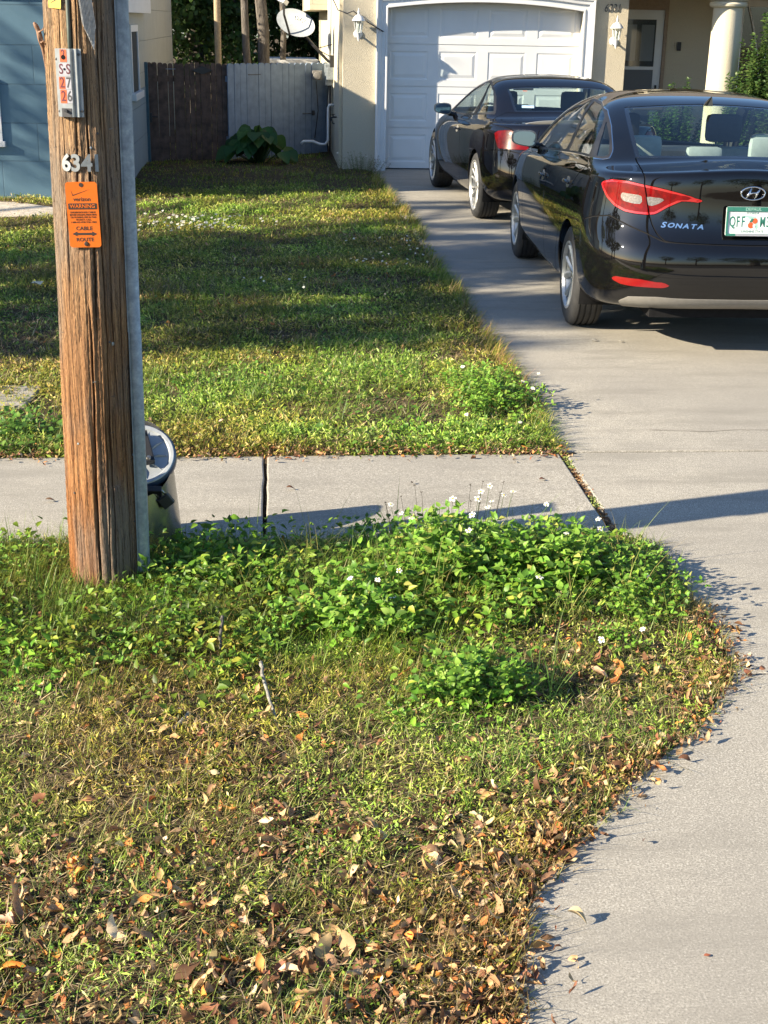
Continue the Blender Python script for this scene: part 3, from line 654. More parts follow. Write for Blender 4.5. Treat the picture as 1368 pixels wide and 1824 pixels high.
# ================================================================== POLE AND WHAT HANGS ON IT
PX, PY, PR = -.605, 4.62, .118
def pole():
    e = empty('utility_pole', (PX, PY, 0)); tag(e, 'weathered brown wooden utility pole with deep cracks at the edge of the verge', 'utility pole')
    nth = 420; zs = np.concatenate([np.arange(-.3, 2.3, .0085), np.arange(2.35, 9.2, .25)]); th = np.linspace(0, 2*PI, nth, endpoint=False)
    TH, Z = np.meshgrid(th, zs); r = PR*(1.085-.041*Z)
    rg = np.random.default_rng(5)
    # grain ridges
    for k in range(110):
        t0 = rg.uniform(0, 2*PI); w = rg.uniform(.006, .035); dep = rg.uniform(.0006, .0026); z0 = rg.uniform(-.3, 2.4); ln = rg.uniform(.3, 1.6)
        wand = .02*np.sin(Z*rg.uniform(1, 4)+rg.uniform(0, 6)); d = (TH-t0-wand+PI) % (2*PI)-PI
        r = r-dep*np.exp(-(d/w)**2)*np.exp(-((Z-z0)/ln)**4)
    # deep splits: (angle, width, depth, z0, z1).  camera side is about -pi/2
    for t0, w, dep, a, b in ((-1.60, .016, .020, -.3, 1.05), (-1.45, .014, .02, .9, 1.75), (-1.78, .012, .017, 1.2, 2.6), (-1.20, .010, .014, .1, 1.4), (-.95, .010, .012, .6, 2.2), (-2.1, .008, .008, 1.0, 2.2), (-.70, .009, .012, -.2, 1.2), (-1.33, .009, .012, -.2, .75), (-2.35, .007, .006, .1, 1.1), (-1.05, .008, .014, 1.5, 3.4), (-.55, .008, .010, .9, 2.9), (-1.62, .009, .014, 1.62, 3.5), (.5, .02, .02, 0, 4), (1.8, .02, .02, .5, 5), (2.7, .014, .015, 0, 3)):
        wand = .03*np.sin(Z*2.3+t0*5)+.012*np.sin(Z*9+t0*11)+.006*np.sin(Z*31+t0)
        d = (TH-t0-wand+PI) % (2*PI)-PI; env = np.clip((Z-a)/.12, 0, 1)*np.clip((b-Z)/.18, 0, 1)
        r = r-dep*1.15*env*np.exp(-(d/(w*1.25))**2)
    # broken splinter step
    d = (TH+1.12+PI) % (2*PI)-PI; r = r-.007*((Z > .40) & (Z < .72))*np.exp(-(d/.17)**4)*np.clip((.72-Z)/.3, 0, 1)**.5
    r = r+rg.normal(0, .0005, r.shape)+.0022*np.sin(Z*5.1+2*np.sin(TH*3))*np.sin(TH*4+Z*.8)+.0012*np.sin(TH*29+3*np.sin(Z*2.2))
    V = np.stack([r*np.cos(TH)+.010*Z, r*np.sin(TH), Z], -1).reshape(-1, 3)
    m, n = r.shape; i = np.arange(m-1)[:, None]*n; j = np.arange(n)[None]; j2 = (j+1) % n
    F = np.stack([i+j, i+j2, i+n+j2, i+n+j], -1).reshape(-1, 4)
    mobj('wooden_shaft', V, F, M['wood'], e, True)
    # galvanised u-guard on the right side of the pole
    a = MB(); n = 24; prof = [(-.034, .0), (-.024, .0)]+[(.0245*math.cos(t)*1.0, .030*math.sin(t)) for t in np.linspace(PI, 0, n)]+[(.024, 0), (.034, .0), (.034, -.003), (.0215, -.003)]+[(.0215*math.cos(t), .027*math.sin(t)) for t in np.linspace(0, PI, n)]+[(-.0215, -.003), (-.034, -.003)]
    ang = math.radians(-14); cx = (PR*1.085+.006)*math.cos(ang); cy = (PR*1.085+.006)*math.sin(ang)
    Mg = Matrix.Translation((cx-.002, cy, 0)) @ Matrix.Rotation(ang-PI/2, 4, 'Z')
    V = []; F = []; zz = [.06, .5, .93, .932, 1.5, 2.2, 5.0]; K = len(prof)
    for q, z in enumerate(zz):
        for (x, y) in prof:
            p = Mg @ Vector((x, y, 0)); V.append((p.x+.010*z-.041*PR*z*math.cos(ang)-(.0018 if q >= 3 else 0), p.y-.041*PR*z*math.sin(ang), z))
    for q in range(len(zz)-1):
        for k in range(K): F.append((q*K+k, q*K+(k+1) % K, (q+1)*K+(k+1) % K, (q+1)*K+k))
    F.append(tuple(range(K-1, -1, -1)))
    a.add(V, F); o = a.build('cable_guard', M['galv'], e); smooth_angle(o, 40)
    for z in (.45, 1.18, 1.75):
        a = MB(); p = Mg @ Vector((-.03, 0, 0)); a.lathe([(0, .004), (.006, .003), (.007, 0)], 8, M=frame((p.x+.01*z-.041*PR*z, p.y, z), (math.cos(ang-.6), math.sin(ang-.6), 0)))
        a.build('strap_screw', M['galv'], e)
    a = MB(); t = -1.83; a.tube([((PR-.003)*math.cos(t)+.01*z, (PR-.003)*math.sin(t), z) for z in np.linspace(1.80, 4.5, 30)], .0065, 8); a.build('ground_wire', plain('grey_green_wire', (.10, .12, .10), .5), e, True)
    a = MB(); a.lathe([(0, .003), (.006, .003), (.007, 0)], 10, M=frame((PR*math.cos(-1.0)+.008, PR*math.sin(-1.0), .90), (math.cos(-1.), math.sin(-1.), 0))); a.build('nail_head', M['galv'], e)
    rr = random.Random(12)
    for k in range(16):
        t = rr.uniform(-2.6, -.4); z = rr.choice((rr.uniform(.15, 1.1), rr.uniform(1.5, 1.9))); q = PR*(1.085-.041*z)-.001; F_ = frame((q*math.cos(t)+.01*z, q*math.sin(t), z), (math.cos(t), math.sin(t), 0)); a = MB()
        if k % 2: a.lathe([(0, .0028), (.0035, .0022), (.004, 0)], 8, M=F_)
        else: a.tube([F_ @ Vector((-.006, 0, -.002)), F_ @ Vector((-.006, 0, .002)), F_ @ Vector((.006, .002, .002)), F_ @ Vector((.006, .002, -.002))], .0008, 5)
        a.build('nail_head' if k % 2 else 'staple', M['number'] if k % 3 else M['galv'], e)
    return e
pole()
def pf(phi, z, off=.0, up=(0, 0, 1)):
    """frame on the pole's surface, phi in degrees from -Y towards -X"""
    p = math.radians(phi); n = Vector((-math.sin(p), -math.cos(p), 0)); r = PR*(1.085-.041*z)+off
    return frame((PX+.010*z+n.x*r, PY+n.y*r, z), n, up)
# aluminium number holder
e = empty('pole_number_plate', pf(14, 1.728, .004).translation); tag(e, 'ribbed aluminium number holder with orange and silver stickers reading SS 27 26 on the pole', 'number plate')
L = Matrix.Translation(-e.location); F0 = L @ pf(16, 1.728, .005)
a = MB(); prof = [(-.042, .0), (-.034, .0), (-.031, .012), (.012, .012), (.017, .002), (.022, .002), (.026, .009), (.031, .009), (.034, 0), (.043, 0), (.043, -.002), (-.042, -.002)]
a.add([F0 @ Vector((x, z, y)) for z in (-.101, .101) for x, y in prof], [tuple(range(12)), tuple(range(23, 11, -1))]+[(i, 12+i, 12+(i+1) % 12, (i+1) % 12) for i in range(12)])
a.build('holder', M['aluminium'], e)
a = MB(); a.box((-.024, -.101, .0105), (.008, -.075, .0135), M=F0); a.tube([F0 @ Vector((-.01, -.082, .012)), F0 @ Vector((-.008, -.082, .022))], .005, 8)
a.build('clip', M['number'], e)
for q in ((-.038, .07), (-.037, -.085), (.036, .085), (.038, -.083)):
    a = MB(); a.lathe([(0, .004), (.0035, .003), (.004, 0)], 8, M=F0 @ Matrix.Translation((q[0], q[1], .001)))
    a.build('rivet', M['number'], e)
def sticker(x0, x1, y0, y1, mat): 
    a = MB(); a.box((x0, y0, .0122), (x1, y1, .0128), M=F0); a.build('sticker', mat, e)
sticker(-.021, .001, .062, .099, M['orangestick']); sticker(-.026, .010, .021, .058, M['silverstick']); sticker(-.028, -.008, -.018, .018, M['orangestick']); sticker(-.007, .012, -.018, .018, M['silverstick']); sticker(-.026, -.005, -.060, -.020, M['orangestick']); sticker(-.004, .013, -.060, -.020, M['silverstick'])
for s_, x, y, mt, sz in (('2', -.010, .085, 'maroon', .034), ('S', -.019, .040, 'maroon', .042), ('S', .004, .040, 'maroon', .042), ('2', -.018, .000, 'maroon', .044), ('7', .003, .000, 'number', .044), ('2', -.0155, -.040, 'maroon', .044), ('6', .0045, -.040, 'number', .044)):
    text(s_, sz, M[mt], e, F0 @ Matrix.Translation((x, y, .0131)), 'numeral', .0003, sx=.75, bold=.0006)
a = MB()
a.lathe([(0, .0006), (.007, .0006), (.007, 0)], 16, M=F0 @ Matrix.Translation((-.010, .076, .0132))); a.build('bolt_hole', M['matt'], e); a = MB(); a.lathe([(0, .0006), (.0035, .0006), (.0035, 0)], 12, M=F0 @ Matrix.Translation((-.008, .041, .0134))); a.build('bolt_hole', M['matt'], e)
# metal digits 6341
for ch, ph, x in (('6', 27, 0), ('3', 12, 0), ('4', -4, 0), ('1', -18, 0)):
    Fm = pf(ph, 1.484, .004); o = text(ch, .072, M['aluminium'], None, Matrix.Identity(4), 'pole_digit', .002, sx=.95, bold=.0022); o.matrix_world = Fm
    tag(o, {'6': 'cast metal digit 6, first of the address digits on the wooden pole', '3': 'cast metal digit 3, second of the address digits on the wooden pole', '4': 'cast metal digit 4, third of the address digits on the wooden pole', '1': 'cast metal digit 1, last of the address digits on the wooden pole'}[ch], 'address digit', 'cast address digits on the pole')
# orange warning tag
Ft = pf(4, 1.326, .006); e = empty('warning_tag', Ft.translation); tag(e, 'orange plastic cable warning tag with rounded corners nailed to the pole', 'warning sign'); F0 = Matrix.Translation(-e.location) @ Ft
def rrect(w, h, r, n=6): return [(sx*(w-r)+r*math.cos(t), sy*(h-r)+r*math.sin(t)) for sx, sy, t0 in ((1, 1, 0), (-1, 1, PI/2), (-1, -1, PI), (1, -1, 3*PI/2)) for t in np.linspace(t0, t0+PI/2, n)]
rot = Matrix.Rotation(math.radians(1.5), 4, 'Z'); F0 = F0 @ rot
a = MB(); a.prism(rrect(.0505, .103, .010), 0, .003, M=F0); a.build('tag_plate', M['orange'], e)
def tl(s_, y, sz, mat=M['ink'], x=0, sxx=1., b=0.): text(s_, sz, mat, e, F0 @ Matrix.Translation((x, y, .0034)), 'lettering', .0002, sx=sxx, bold=b)
tl('verizon', .049, .0185, sxx=1.0, b=.0002)
a = MB(); z = .0036; a.prism([(-.034, .078), (-.029, .060), (.026, .080), (-.028, .063)], .0032, z, M=F0); a.prism(rrect(.0455, .0095, .003), .0031, z, M=F0 @ Matrix.Translation((0, .027, 0)))
a.prism([(-.040, -.060), (-.024, -.0525), (-.024, -.0565), (.024, -.0565), (.024, -.0525), (.040, -.060), (.024, -.0675), (.024, -.0635), (-.024, -.0635), (-.024, -.0675)], .0031, z, M=F0)
a.lathe([(0, .0042), (.0065, .0042), (.0065, .003)], 16, M=F0 @ Matrix.Translation((0, .094, 0))); a.lathe([(0, .006), (.006, .0055), (.0075, .003)], 14, M=F0 @ Matrix.Translation((.003, -.092, 0)))
a.build('printed_marks', M['ink'], e)
text('WARNING', .0165, M['orange'], e, F0 @ Matrix.Translation((0, .027, .0040)), 'lettering', .0002, sx=1.0, bold=.0002)
for i, s_ in enumerate(('UNDERGROUND CABLES', 'BEFORE DIGGING,TRENCHING', 'OR PUSHING PIPE IN THIS', 'VICINITY, CALL', '1-800-432-4770 TOLL FREE')): tl(s_, .008-i*.0078, .0078, sxx=.92 if i != 1 else .8)
tl('CABLE', -.043, .0165, sxx=1.1, b=.0003); tl('ROUTE', -.0785, .0160, sxx=1.1, b=.0003)
# yellow tag at the top, pointed ribbed strip
Fy = pf(33, 2.02, .004); e = empty('yellow_tag', Fy.translation); tag(e, 'small yellow tag with black letter at the top left of the pole', 'tag'); F0 = Matrix.Translation(-e.location) @ Fy @ Matrix.Rotation(-.06, 4, 'Z')
a = MB(); a.prism(rrect(.024, .075, .003), 0, .0015, M=F0); a.build('tag_plate', M['yellow'], e); text('V', .030, M['ink'], e, F0 @ Matrix.Translation((-.004, -.052, .002)) @ Matrix.Rotation(PI/2, 4, 'Z'), 'lettering', .0002)
Fs = pf(-13, 1.96, .012); e = empty('pointed_strip', Fs.translation); tag(e, 'grey weathered ribbed strip with a pointed end hanging above the number plate', 'strip'); F0 = Matrix.Translation(-e.location) @ Fs @ Matrix.Rotation(math.radians(6), 4, 'Z')
a = MB(); a.prism([(-.022, .35), (-.022, -.055), (.002, -.135), (.017, -.06), (.018, .35)], 0, .005, M=F0)
for k in range(9):
    x = -.019+k*.0042; a.box((x, -.06-.055*(1-abs(x+.002)/.022), .005), (x+.0018, .35, .0072), M=F0)
a.build('ribbed_board', plain('weathered_grey_wood', (.34, .34, .33), .85, var=.25, vs=80, bump=.4), e)

# brown lizard on the pole's left edge
def skin(name, verts, edges, radii, mat, parent=None, lv=2, root=0):
    me = bpy.data.meshes.new(name); me.from_pydata(verts, edges, []); o = bpy.data.objects.new(name, me); COL.objects.link(o)
    o.modifiers.new('s', 'SKIN'); o.modifiers.new('d', 'SUBSURF').levels = lv
    for i, r in enumerate(radii): me.skin_vertices[0].data[i].radius = (r, r)
    me.skin_vertices[0].data[root].use_root = True
    dg = bpy.context.evaluated_depsgraph_get(); m2 = bpy.data.meshes.new_from_object(o.evaluated_get(dg)); bpy.data.objects.remove(o)
    m2.name = name; m2.materials.clear(); m2.materials.append(mat); m2.polygons.foreach_set('use_smooth', [True]*len(m2.polygons))
    o = bpy.data.objects.new(name, m2); link(o, parent); return o
# local: x = outwards from pole, y = around pole towards camera, z = up
lv = [(.014, 0, .0), (.015, 0, .012), (.016, 0, .026), (.019, 0, .038), (.024, 0, .048), (.029, 0, .056), (.0, 0, -.012), ]
V = [(.010, 0, .0), (.013, 0, .014), (.015, 0, .028), (.018, 0, .040), (.023, 0, .050), (.030, 0, .062),      # 0 hips,1,2 chest? ,3 neck,4 head,5 snout
     (.007, 0, -.015), (.005, 0, -.035), (.003, 0, -.060), (.002, .002, -.085),                                   # tail 6-9
     (.014, .012, .034), (.003, .018, .040), (.001, .020, .046),                                                  # front leg cam 10-12
     (.014, -.012, .034), (.003, -.018, .040), (.001, -.020, .046),                                               # front leg far
     (.010, .012, .002), (.004, .020, .008), (.001, .017, -.006),                                                 # hind leg cam
     (.010, -.012, .002), (.004, -.020, .008), (.001, -.017, -.006),
     (.001, .024, .049), (.001, .016, .050), (.001, .021, -.010), (.001, .013, -.012)]
E_ = [(0, 1), (1, 2), (2, 3), (3, 4), (4, 5), (0, 6), (6, 7), (7, 8), (8, 9), (2, 10), (10, 11), (11, 12), (2, 13), (13, 14), (14, 15), (0, 16), (16, 17), (17, 18), (0, 19), (19, 20), (20, 21), (12, 22), (12, 23), (18, 24), (18, 25)]
Rr = [.0078, .0105, .0095, .0072, .0088, .0035, .0060, .0040, .0026, .0012]+[.0022, .0016, .001]*4+[.0007]*4
lz = skin('lizard', V, E_, Rr, plain('brown_lizard_skin', (.22, .12, .07), .6, var=.35, vs=300), None, 2)
p = math.radians(78); zl = 1.842; nn = Vector((-math.sin(p), -math.cos(p), 0)); yy = Vector((0, 0, 1)).cross(nn)
Ml = Matrix((nn, yy, Vector((0, 0, 1)))).transposed().to_4x4(); r_ = PR*(1.085-.041*zl); Ml.translation = Vector((PX+.010*zl, PY, zl))+nn*(r_+.001); lz.matrix_world = Ml
tag(lz, 'small brown lizard climbing head up on the left edge of the pole', 'lizard')

# ------------------------------------------------------------------ steel pedestal barrel with padlocked lid
BX, BY = -.525, 5.02
e = empty('steel_pedestal', (BX, BY, 0)); tag(e, 'squat brushed steel drum with a slanted padlocked lid behind the pole', 'utility pedestal')
nth = 64; V = []; F = []
def lidz(x, y, R0=.125): return .335+(y)*1.0
rows_ = 14
for i in range(rows_):
    f = i/(rows_-1)
    for k in range(nth):
        t = 2*PI*k/nth; c, s_ = math.cos(t), math.sin(t); ztop = .345+.120*s_*.95; z = -.06+(ztop+.06)*f; R = .165-.046*min(1, max(0, z)/.40)
        V.append((R*c+.012*f, R*s_, z))
for i in range(rows_-1):
    for k in range(nth): F.append((i*nth+k, i*nth+(k+1) % nth, (i+1)*nth+(k+1) % nth, (i+1)*nth+k))
o = mobj('drum', V, F, M['steel'], e, True)
tilt = math.atan2(.95*.12*2, .26)
nrm = Vector((0.06, -math.sin(math.radians(41)), math.cos(math.radians(41)))); Fl = frame((.012, -.002, .352), nrm, (0, 1, 1))
a = MB(); a.lathe([(0, .004), (.02, .004), (.095, .004), (.112, .006), (.118, .014), (.130, .016), (.137, .008), (.139, -.012), (.133, -.016), (0, -.016)], 64, M=Fl)
for k in range(10):
    t = 2*PI*k/10; a.add([Fl @ Vector((.045*math.cos(t-.16), .045*math.sin(t-.16), .0045)), Fl @ Vector((.118*math.cos(t), .118*math.sin(t), .0055)), Fl @ Vector((.045*math.cos(t+.16), .045*math.sin(t+.16), .0045)), Fl @ Vector((.075*math.cos(t), .075*math.sin(t), .013))], [(0, 1, 3), (1, 2, 3), (2, 0, 3)])
lid = a.build('lid', plain('grey_cast_lid', (.38, .41, .44), .4, .4), e); smooth_angle(lid, 30)
a = MB(); a.lathe([(.134, .013), (.141, .006), (.143, -.014), (.137, -.020), (.133, -.016)], 64, M=Fl); o = a.build('lid_band', plain('dark_blue_band', (.03, .05, .09), .4, .3, .3), lid, True)
a = MB(); a.box((.01, -.055, .012), (.05, .085, .040), M=Fl @ Matrix.Rotation(.25, 4, 'Z'), bev=.004)
hg = a.build('hinge_bar', M['black'], lid)
for y in (-.04, .07):
    a = MB(); a.lathe([(0, .008), (.008, .007), (.010, 0)], 12, M=Fl @ Matrix.Rotation(.25, 4, 'Z') @ Matrix.Translation((.03, y, .040)))
    a.build('bolt', M['steel'], lid)
a = MB(); a.box((.03, -.165, -.03), (.09, -.140, .02), M=Fl, bev=.004); a.tube([Fl @ Vector((-.03, -.17, -.02)), Fl @ Vector((.06, -.168, -.02))], .006, 8); a.build('hasp', M['black'], e)
Fp = Matrix.Translation((.100, -.118, .235)) @ Matrix.Rotation(math.radians(-38), 4, 'Y')
a = MB(); a.box((-.024, -.014, -.052), (.024, .010, -.008), M=Fp, bev=.004); pl = a.build('padlock', plain('dark_padlock', (.06, .06, .055), .45, .5), e)
a = MB(); a.tube([Fp @ Vector((-.014, -.002, -.01)), Fp @ Vector((-.014, -.002, .014)), Fp @ Vector((-.007, -.002, .024)), Fp @ Vector((.007, -.002, .024)), Fp @ Vector((.014, -.002, .014)), Fp @ Vector((.014, -.002, -.01))], .0035, 8); a.build('shackle', M['steel'], pl, True)

# flat upright board added behind the pole, unseen, casting a footpath shadow
a = MB(); a.box((-.055, -.004, -.1), (.055, .004, .88), bev=.002); a.box((-.057, -.006, .72), (.057, .006, .86), bev=.002)
tag(a.build('shadow_board', plain('faded_white_board', (.6, .6, .58), .5), loc=(-.62, 4.835, 0), rot=(0, 0, 1.45)), 'flat upright board added out of sight behind the pole to shade the footpath', 'shadow caster')
# ================================================================== CARS
def bspl(P,n=None,u=None):
    K=len(P); kn=np.concatenate([[0]*3,np.linspace(0,1,K-2),[1]*3])
    if u is None: u=np.linspace(0,1,n)
    n=len(u); B=np.zeros((n,K+3))
    for i in range(K+2): B[:,i]=((u>=kn[i])&(u<kn[i+1]))
    e=u>=1
    for d in (1,2,3):
        N=np.zeros_like(B)
        for i in range(K+3-d):
            a=b=0
            if kn[i+d]>kn[i]: a=(u-kn[i])/(kn[i+d]-kn[i])*B[:,i]
            if i+d+1<len(kn) and kn[i+d+1]>kn[i+1]: b=(kn[i+d+1]-u)/(kn[i+d+1]-kn[i+1])*B[:,i+1]
            N[:,i]=a+b
        B=N
    B[e]=0;B[e,K-1]=1
    return np.tensordot(B[:,:K],P,1)
def pch(x,xk,yk):
    xk=np.array(xk,float);yk=np.array(yk,float);h=np.diff(xk);dl=np.diff(yk)/h
    m=np.zeros_like(yk)
    for i in range(1,len(xk)-1):
        m[i]=0 if dl[i-1]*dl[i]<=0 else 2*dl[i-1]*dl[i]/(dl[i-1]+dl[i])
    i=np.clip(np.searchsorted(xk,x)-1,0,len(h)-1);s=(x-xk[i])/h[i]
    return (2*s**3-3*s*s+1)*yk[i]+(s**3-2*s*s+s)*h[i]*m[i]+(-2*s**3+3*s*s)*yk[i+1]+(s**3-s*s)*h[i]*m[i+1]
TK=[0,.5,1,1.5,2,2.5,3]
def ring(t,w,yr,yf,lr,lf,z,p=3.,barrel=.035,ym=1.35,pf=None):
    t=np.asarray(t,float); x=np.zeros_like(t); y=np.zeros_like(t); pf=pf or p
    def se(a,p):
        s=np.sin(a);c=np.cos(a); r=(np.abs(s)**p+np.abs(c)**p)**(-1/p); return r*s,r*c
    a=t<1; X,Y=se(np.clip(t[a],0,1)*np.pi/2,p); x[a]=w*X; y[a]=yr+lr*(1-Y)
    b=(t>=1)&(t<=2); x[b]=w; y[b]=yr+lr+(yf-lf-yr-lr)*(t[b]-1)
    d=t>2; X,Y=se(np.clip(3-t[d],0,1)*np.pi/2,pf); x[d]=w*X; y[d]=yf-lf*(1-Y)
    x*=1-barrel*np.abs((y-ym)/2.4)**2.5
    return np.stack([x,y,pch(t,TK,z)],-1)
def gridT(n=(70,130,50)):
    return np.unique(np.concatenate([np.linspace(0,1,n[0]),np.linspace(1,2,n[1]),np.linspace(2,3,n[2])]))
SEDAN=[
 (.78,-.88,3.60,.55,.6,[.30,.28,.22,.18,.18,.19,.20],3.2),
 (.875,-1.02,3.70,.60,.8,[.30,.29,.25,.22,.22,.22,.22],3.1),
 (.915,-1.07,3.76,.62,.9,[.38,.37,.35,.32,.32,.34,.36],3.0),
 (.93,-1.09,3.77,.64,.95,[.50,.50,.48,.46,.46,.47,.50],2.9),
 (.935,-1.085,3.765,.66,1.0,[.64,.63,.61,.59,.58,.58,.60],2.9),
 (.935,-1.06,3.74,.68,1.0,[.68,.69,.70,.69,.68,.66,.68],2.9),
 (.93,-1.00,3.70,.68,1.0,[.76,.78,.81,.79,.76,.70,.72],2.9),
 (.915,-.985,3.66,.68,1.0,[.90,.90,.91,.88,.84,.76,.77],2.9),
 (.905,-.98,3.62,.66,1.0,[1.02,1.00,.97,.93,.89,.80,.80],2.9),
 (.895,-.975,3.56,.64,1.0,[1.10,1.06,1.02,.965,.92,.83,.83],2.9),
 (.885,-.955,3.50,.62,1.0,[1.128,1.085,1.045,.985,.935,.85,.85],2.9),
 (.878,-.91,3.45,.60,1.0,[1.133,1.095,1.06,1.00,.945,.865,.865],2.9),
 (.87,-.78,3.2,.55,.8,[1.138,1.10,1.075,1.01,.95,.92,.92],2.9),
 (.855,-.58,2.88,.45,.5,[1.148,1.115,1.09,1.03,.965,.97,1.0],3.0),
 (.835,-.49,2.78,.42,.5,[1.162,1.14,1.125,1.06,.99,1.01,1.03],3.1),
 (.775,-.20,2.42,.40,.5,[1.285,1.275,1.27,1.22,1.16,1.18,1.20],3.2),
 (.695,.12,2.00,.36,.5,[1.40,1.395,1.39,1.38,1.32,1.34,1.36],3.2),
 (.60,.30,1.78,.30,.45,[1.455,1.45,1.44,1.455,1.40,1.41,1.43],3.2),
 (.48,.48,1.66,.25,.3,[1.48,1.477,1.475,1.485,1.45,1.455,1.46],2.8),
 (.25,.70,1.50,.2,.3,[1.495,1.495,1.495,1.50,1.485,1.485,1.485],2.4),
 (.0,.85,1.40,.1,.1,[1.500,1.500,1.502,1.505,1.495,1.493,1.49],2.4)]
COUPE=[
 (.76,-.82,3.42,.55,.6,[.26,.25,.20,.17,.17,.18,.20],3.0),
 (.86,-.95,3.52,.62,.8,[.28,.27,.24,.20,.20,.21,.22],2.9),
 (.905,-.99,3.58,.66,.9,[.36,.36,.34,.31,.31,.33,.36],2.8),
 (.925,-1.0,3.60,.70,.95,[.50,.50,.48,.46,.46,.47,.50],2.7),
 (.93,-.99,3.59,.72,1.0,[.63,.63,.62,.60,.59,.58,.60],2.7),
 (.925,-.95,3.56,.74,1.0,[.74,.75,.76,.73,.70,.66,.68],2.7),
 (.91,-.91,3.52,.74,1.0,[.86,.87,.87,.83,.78,.70,.72],2.7),
 (.89,-.89,3.48,.72,1.0,[.96,.95,.93,.885,.84,.75,.75],2.7),
 (.87,-.86,3.42,.70,1.0,[1.01,.985,.96,.91,.875,.79,.79],2.7),
 (.855,-.82,3.36,.66,1.0,[1.02,.995,.975,.925,.89,.82,.82],2.7),
 (.845,-.70,3.1,.60,.8,[1.025,1.005,.985,.935,.905,.87,.87],2.7),
 (.835,-.34,2.72,.45,.5,[1.03,1.015,.995,.95,.925,.92,.94],2.8),
 (.815,-.24,2.60,.40,.5,[1.045,1.035,1.03,.98,.95,.95,.96],3.0),
 (.75,.02,2.22,.36,.5,[1.17,1.165,1.165,1.13,1.09,1.10,1.12],3.2),
 (.67,.30,1.84,.34,.5,[1.30,1.30,1.30,1.29,1.24,1.25,1.27],3.2),
 (.58,.46,1.62,.28,.45,[1.36,1.36,1.355,1.365,1.32,1.33,1.34],3.2),
 (.45,.60,1.50,.25,.3,[1.39,1.388,1.386,1.395,1.365,1.37,1.37],2.8),
 (.24,.75,1.40,.2,.3,[1.403,1.403,1.403,1.41,1.395,1.392,1.39],2.4),
 (.0,.85,1.30,.1,.1,[1.407,1.407,1.407,1.413,1.403,1.40,1.40],2.4)]
def surf(T,V,rings):
    R=np.array([ring(T,r[0],r[1],r[2],r[3],r[4],r[5],r[6]) for r in rings])
    return bspl(R,u=V)  # (NV,NT,3)
def sdpoly(P, Q):
    """signed distance of points P (n,2) to polygon Q, negative inside"""
    Q = np.array(Q, float); d = np.full(len(P), 1e9); ins = np.zeros(len(P), bool)
    for i in range(len(Q)):
        a, b = Q[i], Q[(i+1) % len(Q)]; e = b-a; w = P-a; h = np.clip((w@e)/(e@e+1e-12), 0, 1)
        d = np.minimum(d, np.linalg.norm(w-h[:, None]*e, axis=1))
        c = (a[1] <= P[:, 1]) != (b[1] <= P[:, 1])
        with np.errstate(divide='ignore', invalid='ignore'):
            xi = a[0]+(P[:, 1]-a[1])/(b[1]-a[1]+1e-15)*(b[0]-a[0])
        ins ^= c & (P[:, 0] < xi)
    return np.where(ins, -d, d)
